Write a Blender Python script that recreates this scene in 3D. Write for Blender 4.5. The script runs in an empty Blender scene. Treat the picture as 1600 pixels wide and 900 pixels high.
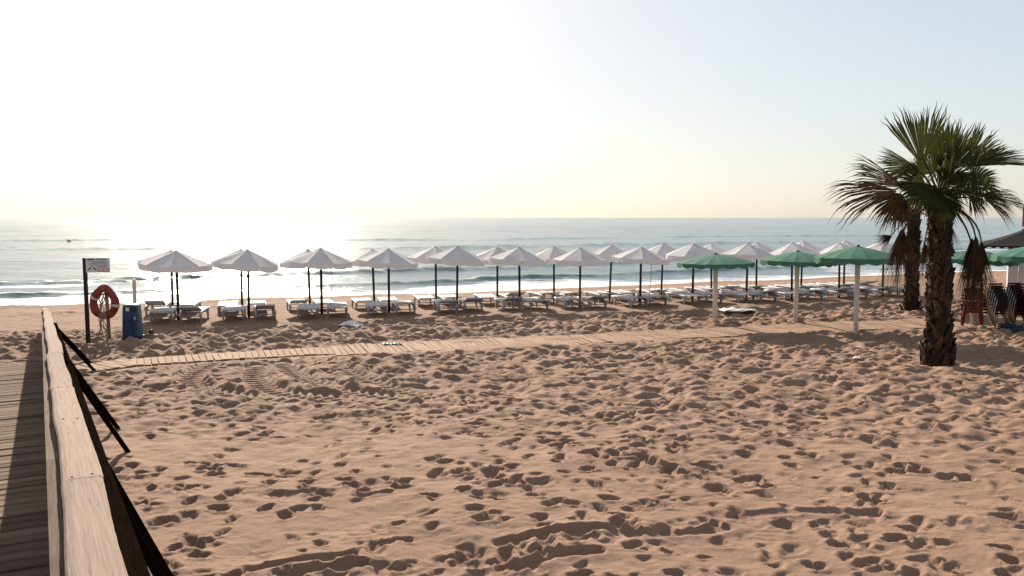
import bpy, math, random
import numpy as np
from mathutils import Vector, Matrix, Quaternion

R = math.radians
random.seed(7)
rng = np.random.default_rng(11)
sc = bpy.context.scene
COL = sc.collection

# ------------------------------------------------------------------ camera
CAM_Z = 3.15
PITCH = R(4.87)
LENS, SENSOR = 29.0, 36.0
FPX = 1600 * LENS / SENSOR
cd = bpy.data.cameras.new('camera')
cd.lens, cd.sensor_width = LENS, SENSOR
cd.clip_start, cd.clip_end = 0.05, 60000
cam = bpy.data.objects.new('camera', cd)
cam.location = (0, 0, CAM_Z)
cam.rotation_euler = (math.pi / 2 - PITCH, 0, 0)
COL.objects.link(cam)
sc.camera = cam

# ------------------------------------------------------------------ sky, sun, exposure
SUN_EL, SUN_AZ = R(25.0), R(-19.0)          # azimuth from +Y, negative = left
w = bpy.data.worlds.new('World')
sc.world = w
w.use_nodes = True
nt = w.node_tree
bg = nt.nodes['Background']
sky = nt.nodes.new('ShaderNodeTexSky')
sky.sky_type = 'NISHITA'
sky.sun_disc = False
sky.sun_elevation = SUN_EL
sky.sun_rotation = SUN_AZ
sky.air_density = 1.0
sky.dust_density = 1.1
sky.ozone_density = 1.5
# gamma flattens the sky's brightness range: one response for every direction
gm = nt.nodes.new('ShaderNodeGamma')
gm.inputs['Gamma'].default_value = 0.4
nt.links.new(sky.outputs[0], gm.inputs['Color'])
hz = nt.nodes.new('ShaderNodeVectorMath'); hz.operation = 'SCALE'
hz.inputs['Scale'].default_value = 1.31
nt.links.new(gm.outputs[0], hz.inputs[0])
hs = nt.nodes.new('ShaderNodeHueSaturation')
hs.inputs['Saturation'].default_value = 0.95
nt.links.new(hz.outputs[0], hs.inputs['Color'])
nt.links.new(hs.outputs[0], bg.inputs[0])
bg.inputs[1].default_value = 0.145
sl = bpy.data.lights.new('sun', 'SUN')
sl.energy = 5.0
sl.angle = R(0.6)
sl.color = (1.0, 0.88, 0.73)
sun = bpy.data.objects.new('sun', sl)
sd = Vector((math.sin(SUN_AZ) * math.cos(SUN_EL), math.cos(SUN_AZ) * math.cos(SUN_EL), math.sin(SUN_EL)))
sun.rotation_euler = sd.to_track_quat('Z', 'Y').to_euler()
sun.location = (0, 0, 30)
COL.objects.link(sun)
vs = sc.view_settings
vs.view_transform = 'Standard'
vs.look = 'None'
vs.gamma = 1.0
vs.use_curve_mapping = False
vs.exposure = 1.0
sc.cycles.max_bounces = 6

# ------------------------------------------------------------------ pixel helpers (directions only)
def ray(px, py):
    v = Vector(((px - 800) / FPX, (450 - py) / FPX, -1.0))
    v.rotate(cam.rotation_euler)
    return v

def on_plane(px, py, z):
    d = ray(px, py)
    t = (z - CAM_Z) / d.z
    return Vector((d.x * t, d.y * t, z))

def at_depth(px, py, Y):
    d = ray(px, py)
    t = Y / d.y
    return Vector((d.x * t, Y, CAM_Z + d.z * t))

# ------------------------------------------------------------------ terrain functions
SEA_Z = -0.9
_sh = [on_plane(px, py, SEA_Z) for px, py in
       [(-500, 486), (0, 477), (300, 470), (600, 462), (800, 455), (1000, 446), (1300, 433), (1570, 424), (2000, 414)]]
SHX = np.array([p.x for p in _sh]); SHY = np.array([p.y for p in _sh])
_c = np.polyfit(SHX, SHY, 3)
def shore_y(x):
    x = np.clip(x, -38, 75)
    return np.polyval(_c, x)

def smooth(a, b, x):
    t = np.clip((np.asarray(x, float) - a) / (b - a), 0, 1)
    return t * t * (3 - 2 * t)

def base_z(x, y):
    s = (shore_y(x) - y) * 0.94            # distance landward of the waterline
    z = np.where(s < 0, SEA_Z + 0.07 * s,
        np.where(s < 9, SEA_Z + 0.70 * (s / 9.0) ** 0.85, -0.2))
    z = z + 0.2 * smooth(9, 21, s)
    return np.maximum(z, -6)

def gz(x, y):
    return float(base_z(np.array([x]), np.array([y]))[0])

def ground(px, py):
    p = on_plane(px, py, 0.0)
    for _ in range(6):
        p = on_plane(px, py, gz(p.x, p.y))
    return p

def vnoise(x, y, seed, n=256):
    r = np.random.default_rng(seed)
    g = r.random((n, n))
    xi = np.floor(x).astype(int); yi = np.floor(y).astype(int)
    fx = x - xi; fy = y - yi
    fx = fx * fx * (3 - 2 * fx); fy = fy * fy * (3 - 2 * fy)
    a = g[yi % n, xi % n]; b = g[yi % n, (xi + 1) % n]
    c = g[(yi + 1) % n, xi % n]; d = g[(yi + 1) % n, (xi + 1) % n]
    return (a * (1 - fx) + b * fx) * (1 - fy) + (c * (1 - fx) + d * fx) * fy - 0.5

def fbm(x, y, seed, o=3):
    s = 0; a = 1.0
    for k in range(o):
        s = s + a * vnoise(x * 2 ** k + 17.3 * k, y * 2 ** k + 5.1 * k, seed + k)
        a *= 0.5
    return s

# ------------------------------------------------------------------ materials
def newmat(name):
    m = bpy.data.materials.new(name)
    m.use_nodes = True
    return m, m.node_tree, m.node_tree.nodes['Principled BSDF']

def mixcol(n, a, b, fac_socket, blend='MIX'):
    mx = n.nodes.new('ShaderNodeMix'); mx.data_type = 'RGBA'; mx.blend_type = blend
    for i, c in ((6, a), (7, b)):
        if isinstance(c, tuple): mx.inputs[i].default_value = (*c, 1)
        else: n.links.new(c, mx.inputs[i])
    if isinstance(fac_socket, (int, float)): mx.inputs[0].default_value = fac_socket
    else: n.links.new(fac_socket, mx.inputs[0])
    return mx.outputs[2]

def noise(n, scale, detail=4, rough=0.6, coord='Object', stretch=None):
    tc = n.nodes.new('ShaderNodeTexCoord')
    src = tc.outputs[coord]
    if stretch:
        mp = n.nodes.new('ShaderNodeMapping'); mp.inputs['Scale'].default_value = stretch
        n.links.new(src, mp.inputs[0]); src = mp.outputs[0]
    t = n.nodes.new('ShaderNodeTexNoise')
    t.inputs['Scale'].default_value = scale; t.inputs['Detail'].default_value = detail
    t.inputs['Roughness'].default_value = rough
    n.links.new(src, t.inputs['Vector'])
    return t.outputs['Fac']

def ramp(n, sock, a, b):
    mr = n.nodes.new('ShaderNodeMapRange')
    mr.inputs[1].default_value = a; mr.inputs[2].default_value = b
    n.links.new(sock, mr.inputs[0])
    return mr.outputs[0]

def bump(n, sock, strength, dist, bs):
    b = n.nodes.new('ShaderNodeBump')
    b.inputs['Strength'].default_value = strength; b.inputs['Distance'].default_value = dist
    n.links.new(sock, b.inputs['Height']); n.links.new(b.outputs[0], bs.inputs['Normal'])
    return b

def simple(name, c1, c2, scale=6, rough=0.6, metal=0, bstr=0.2, bd=0.01, stretch=None, spec=0.5, rnd=0.0):
    m, n, bs = newmat(name)
    f = ramp(n, noise(n, scale, 5, 0.65, stretch=stretch), 0.3, 0.7)
    col = mixcol(n, c1, c2, f)
    if rnd:
        oi = n.nodes.new('ShaderNodeObjectInfo')
        hv = n.nodes.new('ShaderNodeHueSaturation')
        mr = n.nodes.new('ShaderNodeMapRange')
        mr.inputs[3].default_value = 1 - rnd; mr.inputs[4].default_value = 1 + rnd
        n.links.new(oi.outputs['Random'], mr.inputs[0]); n.links.new(mr.outputs[0], hv.inputs['Value'])
        n.links.new(col, hv.inputs['Color']); col = hv.outputs[0]
    n.links.new(col, bs.inputs['Base Color'])
    bs.inputs['Roughness'].default_value = rough; bs.inputs['Metallic'].default_value = metal
    bs.inputs['Specular IOR Level'].default_value = spec
    if bstr: bump(n, noise(n, scale * 3, 4, stretch=stretch), bstr, bd, bs)
    return m

def cloth(name, c1, c2, trans, scale=3):
    m, n, bs = newmat(name)
    f = ramp(n, noise(n, scale, 4), 0.35, 0.7)
    col = mixcol(n, c1, c2, f)
    n.links.new(col, bs.inputs['Base Color'])
    bs.inputs['Roughness'].default_value = 0.85
    bs.inputs['Specular IOR Level'].default_value = 0.2
    tr = n.nodes.new('ShaderNodeBsdfTranslucent'); n.links.new(col, tr.inputs[0])
    mx = n.nodes.new('ShaderNodeMixShader'); mx.inputs[0].default_value = trans
    n.links.new(bs.outputs[0], mx.inputs[1]); n.links.new(tr.outputs[0], mx.inputs[2])
    out = [q for q in n.nodes if q.type == 'OUTPUT_MATERIAL'][0]
    n.links.new(mx.outputs[0], out.inputs[0])
    bump(n, noise(n, 5, 3), 0.25, 0.03, bs)
    return m

M = {}
M['white_cloth'] = cloth('white_cloth', (0.73, 0.72, 0.73), (0.82, 0.80, 0.79), 0.46)
M['green_cloth'] = cloth('green_cloth', (0.06, 0.175, 0.125), (0.095, 0.235, 0.175), 0.26)
M['dark_cloth'] = simple('dark_cloth', (0.014, 0.012, 0.012), (0.03, 0.026, 0.025), 3, 0.95, spec=0.05, bstr=0.1)
M['dark_pole'] = simple('dark_pole', (0.012, 0.016, 0.012), (0.03, 0.03, 0.025), 8, 0.7, spec=0.25)
M['white_pole'] = simple('white_pole', (0.52, 0.49, 0.46), (0.66, 0.62, 0.58), 7, 0.6, spec=0.3)
M['plastic'] = simple('plastic', (0.32, 0.325, 0.34), (0.42, 0.425, 0.44), 5, 0.65, bstr=0.05, rnd=0.1, spec=0.3)
M['plank'] = simple('plank', (0.095, 0.064, 0.046), (0.245, 0.168, 0.12), 4, 0.95, stretch=(0.6, 9, 9), bstr=0.7, bd=0.012, spec=0.08, rnd=0.28)
M['cap_wood'] = simple('cap_wood', (0.26, 0.186, 0.145), (0.39, 0.30, 0.245), 9, 0.95, stretch=(14, 0.3, 14), bstr=0.6, bd=0.006, spec=0.06, rnd=0.1)
M['board_wood'] = simple('board_wood', (0.10, 0.07, 0.055), (0.21, 0.155, 0.125), 7, 0.95, stretch=(12, 0.4, 12), bstr=0.6, bd=0.006, spec=0.05, rnd=0.2)
def add_knots(m, c):
    n = m.node_tree; bs = n.nodes['Principled BSDF']
    src = bs.inputs['Base Color'].links[0].from_socket
    k1_ = ramp(n, noise(n, 2.6, 2, 0.5, stretch=(7, 2.2, 7)), 0.70, 0.76)      # knots
    k2_ = ramp(n, noise(n, 3.0, 3, 0.6, stretch=(26, 0.8, 26)), 0.68, 0.73)    # drying cracks
    mx = n.nodes.new('ShaderNodeMath'); mx.operation = 'MAXIMUM'
    n.links.new(k1_, mx.inputs[0]); n.links.new(k2_, mx.inputs[1])
    ml = n.nodes.new('ShaderNodeMath'); ml.operation = 'MULTIPLY'; ml.inputs[1].default_value = 0.75
    n.links.new(mx.outputs[0], ml.inputs[0])
    n.links.new(mixcol(n, src, c, ml.outputs[0]), bs.inputs['Base Color'])
add_knots(M['cap_wood'], (0.075, 0.045, 0.03))
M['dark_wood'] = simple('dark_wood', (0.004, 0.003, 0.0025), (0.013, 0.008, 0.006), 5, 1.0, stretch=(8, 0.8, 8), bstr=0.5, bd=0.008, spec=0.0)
M['path_wood'] = simple('path_wood', (0.285, 0.185, 0.125), (0.345, 0.235, 0.163), 5, 0.9, bstr=0.3, spec=0.1, rnd=0.13)
M['blue'] = simple('blue', (0.005, 0.026, 0.068), (0.009, 0.04, 0.095), 5, 0.45, bstr=0.05)
M['dark_blue'] = simple('dark_blue', (0.01, 0.016, 0.04), (0.02, 0.03, 0.07), 5, 0.5, bstr=0.05)
M['black'] = simple('black', (0.008, 0.008, 0.01), (0.02, 0.02, 0.022), 5, 0.5, bstr=0)
M['ring_red'] = simple('ring_red', (0.15, 0.016, 0.010), (0.24, 0.034, 0.02), 7, 0.7, bstr=0.1)
M['ring_white'] = simple('ring_white', (0.5, 0.45, 0.42), (0.62, 0.57, 0.53), 7, 0.6, bstr=0.1)
M['rope'] = simple('rope', (0.20, 0.16, 0.115), (0.34, 0.27, 0.20), 40, 0.9, bstr=0.4, spec=0.1)
M['grey_wood'] = simple('grey_wood', (0.14, 0.11, 0.09), (0.25, 0.20, 0.17), 6, 0.85, stretch=(9, 9, 0.7), spec=0.15)
M['sign_white'] = simple('sign_white', (0.55, 0.55, 0.56), (0.62, 0.62, 0.63), 9, 0.5, bstr=0)
M['sign_grey'] = simple('sign_grey', (0.13, 0.13, 0.15), (0.2, 0.2, 0.22), 9, 0.5, bstr=0)
M['sign_red'] = simple('sign_red', (0.45, 0.04, 0.09), (0.5, 0.06, 0.1), 9, 0.5, bstr=0)
M['sign_black'] = simple('sign_black', (0.02, 0.02, 0.025), (0.04, 0.04, 0.045), 9, 0.5, bstr=0)
M['buoy'] = simple('buoy', (0.7, 0.4, 0.12), (0.72, 0.4, 0.09), 9, 0.5, bstr=0)
M['alu'] = simple('alu', (0.34, 0.33, 0.32), (0.45, 0.44, 0.43), 20, 0.4, metal=1.0, bstr=0)
M['slat_dark'] = simple('slat_dark', (0.012, 0.008, 0.008), (0.03, 0.02, 0.018), 12, 0.8, bstr=0.1, spec=0.15)
M['red_plastic'] = simple('red_plastic', (0.085, 0.006, 0.006), (0.13, 0.009, 0.009), 5, 0.8, bstr=0)
M['kiosk'] = simple('kiosk', (0.60, 0.55, 0.58), (0.68, 0.63, 0.65), 3, 0.55, bstr=0.05)
M['banner'] = simple('banner', (0.45, 0.07, 0.05), (0.52, 0.1, 0.07), 3, 0.7, bstr=0)
M['banner_blue'] = simple('banner_blue', (0.15, 0.28, 0.38), (0.2, 0.33, 0.42), 3, 0.7, bstr=0)
M['teal'] = simple('teal', (0.16, 0.25, 0.20), (0.22, 0.31, 0.26), 6, 0.6, bstr=0)
M['scrap'] = simple('scrap', (0.56, 0.56, 0.50), (0.70, 0.68, 0.60), 6, 0.45, bstr=0.2)
M['trunk'] = simple('trunk', (0.015, 0.009, 0.006), (0.055, 0.034, 0.024), 9, 0.9, stretch=(1, 1, 0.6), bstr=0.8, bd=0.03, spec=0.1)
M['stub'] = simple('stub', (0.02, 0.012, 0.008), (0.12, 0.078, 0.054), 11, 0.9, bstr=0.5, bd=0.02, spec=0.15)
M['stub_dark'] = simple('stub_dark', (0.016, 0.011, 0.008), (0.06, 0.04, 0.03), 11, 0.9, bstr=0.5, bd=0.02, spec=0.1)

def leafmat(name, c1, c2, trans):
    m, n, bs = newmat(name)
    f = ramp(n, noise(n, 4, 4), 0.3, 0.7)
    col = mixcol(n, c1, c2, f)
    n.links.new(col, bs.inputs['Base Color'])
    bs.inputs['Roughness'].default_value = 0.6; bs.inputs['Specular IOR Level'].default_value = 0.15
    tr = n.nodes.new('ShaderNodeBsdfTranslucent'); n.links.new(col, tr.inputs[0])
    mx = n.nodes.new('ShaderNodeMixShader'); mx.inputs[0].default_value = trans
    n.links.new(bs.outputs[0], mx.inputs[1]); n.links.new(tr.outputs[0], mx.inputs[2])
    out = [q for q in n.nodes if q.type == 'OUTPUT_MATERIAL'][0]
    n.links.new(mx.outputs[0], out.inputs[0])
    return m
M['leaf'] = leafmat('leaf', (0.02, 0.026, 0.006), (0.056, 0.056, 0.013), 0.38)
M['leaf_old'] = leafmat('leaf_old', (0.032, 0.02, 0.009), (0.075, 0.042, 0.016), 0.18)
M['leaf_dead'] = leafmat('leaf_dead', (0.028, 0.014, 0.008), (0.07, 0.036, 0.02), 0.1)
M['petiole'] = simple('petiole', (0.045, 0.035, 0.014), (0.08, 0.06, 0.025), 8, 0.6, bstr=0.1)

# sand
def sand_mat():
    m, n, bs = newmat('sand')
    a = ramp(n, noise(n, 0.35, 4), 0.3, 0.7)
    b = ramp(n, noise(n, 9, 6, 0.7), 0.25, 0.75)
    c1 = mixcol(n, (0.25, 0.150, 0.100), (0.30, 0.186, 0.128), a)
    c2 = mixcol(n, c1, (0.23, 0.14, 0.094), ramp(n, noise(n, 2.2, 5, 0.7), 0.62, 0.9))
    c3 = mixcol(n, c2, (0.38, 0.255, 0.18), ramp(n, noise(n, 60, 3, 0.7), 0.5, 0.95))
    at = n.nodes.new('ShaderNodeAttribute'); at.attribute_name = 'wet_shade'
    sep = n.nodes.new('ShaderNodeSeparateColor'); n.links.new(at.outputs['Color'], sep.inputs[0])
    c4 = mixcol(n, c3, (0.19, 0.104, 0.064), sep.outputs[1])       # damp, coarse beach; also the painted shade along the umbrella rows
    c5 = mixcol(n, c4, (0.12, 0.068, 0.044), sep.outputs[0])      # wet at the water's edge
    # bits of debris
    sp = ramp(n, noise(n, 26, 2, 0.5), 0.745, 0.76)
    c6 = mixcol(n, c5, (0.12, 0.075, 0.05), sp)
    n.links.new(c6, bs.inputs['Base Color'])
    mr = n.nodes.new('ShaderNodeMapRange'); mr.inputs[3].default_value = 0.95; mr.inputs[4].default_value = 0.35
    n.links.new(sep.outputs[0], mr.inputs[0]); n.links.new(mr.outputs[0], bs.inputs['Roughness'])
    bs.inputs['Specular IOR Level'].default_value = 0.2
    bump(n, noise(n, 18, 9, 0.8), 0.8, 0.025, bs)
    return m
M['sand'] = sand_mat()

def sea_mat():
    m, n, bs = newmat('sea_water')
    at = n.nodes.new('ShaderNodeAttribute'); at.attribute_name = 'foam'
    sep = n.nodes.new('ShaderNodeSeparateColor'); n.links.new(at.outputs['Color'], sep.inputs[0])
    fn = noise(n, 0.9, 6, 0.7, stretch=(0.35, 1.3, 1))
    sub = n.nodes.new('ShaderNodeMath'); sub.operation = 'ADD'
    n.links.new(sep.outputs[0], sub.inputs[0]); n.links.new(fn, sub.inputs[1])
    f = ramp(n, sub.outputs[0], 1.0, 1.18)
    col = mixcol(n, (0.05, 0.10, 0.135), (0.12, 0.185, 0.17), sep.outputs[1])
    col = mixcol(n, col, (0.62, 0.62, 0.62), f)
    n.links.new(col, bs.inputs['Base Color'])
    mr = n.nodes.new('ShaderNodeMapRange'); mr.inputs[3].default_value = 0.16; mr.inputs[4].default_value = 0.8
    n.links.new(f, mr.inputs[0]); n.links.new(mr.outputs[0], bs.inputs['Roughness'])
    bs.inputs['IOR'].default_value = 1.333
    h1 = noise(n, 0.55, 6, 0.65, stretch=(0.5, 1.2, 1))
    h2 = noise(n, 0.06, 3, 0.6, stretch=(0.45, 1.2, 1))
    ad = n.nodes.new('ShaderNodeMath'); ad.operation = 'MULTIPLY_ADD'; ad.inputs[1].default_value = 3.0
    n.links.new(h2, ad.inputs[0]); n.links.new(h1, ad.inputs[2])
    b = bump(n, ad.outputs[0], 1.0, 0.24, bs)
    ms = n.nodes.new('ShaderNodeMapRange'); ms.inputs[3].default_value = 1.0; ms.inputs[4].default_value = 0.4
    n.links.new(sep.outputs[1], ms.inputs[0]); n.links.new(ms.outputs[0], b.inputs['Strength'])
    return m
M['sea'] = sea_mat()

# ------------------------------------------------------------------ mesh helpers
class MB:
    def __init__(s): s.v = []; s.f = []
    def add(s, vs, fs):
        o = len(s.v); s.v += [tuple(q) for q in vs]; s.f += [tuple(i + o for i in f) for f in fs]; return s
    def box(s, c, size, rot=None, taper=1.0):
        hx, hy, hz = (q / 2 for q in size); vs = []
        for z, t in ((-hz, 1), (hz, taper)):
            for x, y in ((-1, -1), (1, -1), (1, 1), (-1, 1)):
                p = Vector((x * hx * t, y * hy * t, z))
                if rot is not None: p = rot @ p
                vs.append(p + Vector(c))
        return s.add(vs, [(3, 2, 1, 0), (4, 5, 6, 7), (0, 1, 5, 4), (1, 2, 6, 5), (2, 3, 7, 6), (3, 0, 4, 7)])
    def tube(s, pts, r, n=8, cap=True, ry=1.0):
        pts = [Vector(p) for p in pts]
        rs = r if isinstance(r, (list, tuple)) else [r] * len(pts)
        vs = []; prev = None
        for i, p in enumerate(pts):
            a = pts[max(i - 1, 0)]; b = pts[min(i + 1, len(pts) - 1)]
            t = (b - a).normalized()
            if prev is None:
                ref = Vector((0, 0, 1)) if abs(t.z) < 0.9 else Vector((1, 0, 0))
                u = t.cross(ref).normalized()
            else:
                u = (prev - t * prev.dot(t)).normalized()
            prev = u; w_ = t.cross(u)
            for k in range(n):
                an = 2 * math.pi * k / n
                vs.append(p + u * math.cos(an) * rs[i] + w_ * math.sin(an) * rs[i] * ry)
        fs = []
        for i in range(len(pts) - 1):
            for k in range(n):
                fs.append((i * n + k, i * n + (k + 1) % n, (i + 1) * n + (k + 1) % n, (i + 1) * n + k))
        if cap:
            fs.append(tuple(range(n - 1, -1, -1))); fs.append(tuple((len(pts) - 1) * n + k for k in range(n)))
        return s.add(vs, fs)
    def lathe(s, prof, n=16, c=(0, 0, 0)):
        vs = []
        for r, z in prof:
            for k in range(n):
                a = 2 * math.pi * k / n
                vs.append((c[0] + r * math.cos(a), c[1] + r * math.sin(a), c[2] + z))
        fs = []
        for i in range(len(prof) - 1):
            for k in range(n):
                fs.append((i * n + k, i * n + (k + 1) % n, (i + 1) * n + (k + 1) % n, (i + 1) * n + k))
        return s.add(vs, fs)
    def mesh(s, name, mat, smooth=False):
        me = bpy.data.meshes.new(name)
        me.from_pydata(s.v, [], s.f)
        me.materials.append(mat)
        if smooth: me.polygons.foreach_set('use_smooth', [True] * len(me.polygons))
        me.update()
        return me
    def build(s, name, mat, parent=None, smooth=False, mw=None):
        return put(name, s.mesh(name, mat, smooth), parent, mw)

def put(name, me, parent=None, mw=None):
    o = bpy.data.objects.new(name, me)
    COL.objects.link(o)
    if parent is not None: o.parent = parent
    if mw is not None: o.matrix_local = mw
    return o

def tag(o, label=None, cat=None, group=None, kind=None):
    if label: o['label'] = label
    if cat: o['category'] = cat
    if group: o['group'] = group
    if kind: o['kind'] = kind
    return o

def empty(name, loc, rz=0.0):
    o = bpy.data.objects.new(name, None)
    o.empty_display_size = 0.2
    o.location = loc; o.rotation_euler = (0, 0, rz)
    COL.objects.link(o)
    return o

def bevel(o, wd=0.01, seg=2):
    b = o.modifiers.new('bevel', 'BEVEL'); b.width = wd; b.segments = seg; b.limit_method = 'ANGLE'
    return o

def grid_mesh(name, X, Y, Z, mat, attr=None):
    nr, nc = X.shape
    co = np.stack([X, Y, Z], -1).reshape(-1, 3).astype(np.float32)
    idx = np.arange(nr * nc).reshape(nr, nc)
    q = np.stack([idx[:-1, :-1], idx[:-1, 1:], idx[1:, 1:], idx[1:, :-1]], -1).reshape(-1, 4).astype(np.int32)
    me = bpy.data.meshes.new(name)
    me.vertices.add(len(co)); me.vertices.foreach_set('co', co.ravel())
    me.loops.add(q.size); me.loops.foreach_set('vertex_index', q.ravel())
    me.polygons.add(len(q))
    me.polygons.foreach_set('loop_start', np.arange(0, q.size, 4, dtype=np.int32))
    me.polygons.foreach_set('use_smooth', np.ones(len(q), dtype=bool))
    me.update(calc_edges=True)
    me.materials.append(mat)
    if attr:
        for an, arr in attr.items():
            a = me.attributes.new(an, 'FLOAT_COLOR', 'POINT')
            c = np.ones((nr * nc, 4), np.float32)
            for k, ch in enumerate(arr): c[:, k] = ch.ravel()
            a.data.foreach_set('color', c.ravel())
    return me

# ------------------------------------------------------------------ layout lines
# umbrella rows: pole foot pixels (x, y)
front_x = [279, 389, 503, 608, 714, 812, 906, 1000, 1082, 1166, 1237, 1311, 1379]
back_x = [267, 376, 483, 584, 681, 777, 866, 953, 1034, 1113, 1183, 1253, 1320]
FRONT = [ground(x, 500 - (x - 279) * 0.0347) for x in front_x]
BACK = []
for x, f in zip(back_x, FRONT):
    d = ray(x, 400); Yb = f.y * 1.075 + 0.1
    X = d.x / d.y * Yb
    BACK.append(Vector((X, Yb, gz(X, Yb))))
row_dir = (FRONT[-1] - FRONT[0]); row_dir.z = 0; row_dir.normalize()
# slatted path centre line
PATH = [on_plane(x, y, 0.0) for x, y in
        [(112, 579), (200, 567), (350, 557), (480, 550), (600, 544), (760, 536), (1030, 524), (1265, 511), (1500, 504), (1800, 497)]]

def seg_dist(X, Y, pts):
    best = np.full(X.shape, 1e9)
    for a, b in zip(pts[:-1], pts[1:]):
        ax, ay = a.x, a.y; dx, dy = b.x - ax, b.y - ay; L2 = dx * dx + dy * dy
        t = np.clip(((X - ax) * dx + (Y - ay) * dy) / L2, 0, 1)
        best = np.minimum(best, np.hypot(X - ax - t * dx, Y - ay - t * dy))
    return best

# ------------------------------------------------------------------ ramp frame
U = ray(62, 432).normalized()
RT = Vector((U.y, -U.x, 0)).normalized()
NU = RT.cross(U).normalized()
CAP_W = 0.16
l1, l2 = ray(108, 900), ray(207, 900)
k1 = RT.dot(l1) / -NU.dot(l1); k2 = RT.dot(l2) / -NU.dot(l2)
B_R = CAP_W / (k2 - k1)                      # how far the cap lies below the eye
A_L, A_R = k1 * B_R, k2 * B_R
B_D = B_R + 0.98                             # deck
CAMP = Vector((0, 0, CAM_Z))
def rp(t, a, b): return CAMP + U * t + RT * a - NU * b
t_end = 5.0
from bpy_extras.object_utils import world_to_camera_view as _w2c
bpy.context.view_layer.update()
sc.render.resolution_x, sc.render.resolution_y = 1024, 576
while t_end < 40 and (1 - _w2c(sc, cam, rp(t_end, (A_L + A_R) / 2, B_R)).y) * 900 > 483: t_end += 0.1
RAMP_ROT = Matrix((RT, U, NU)).transposed()  # local x = right, y = along, z = up

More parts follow.
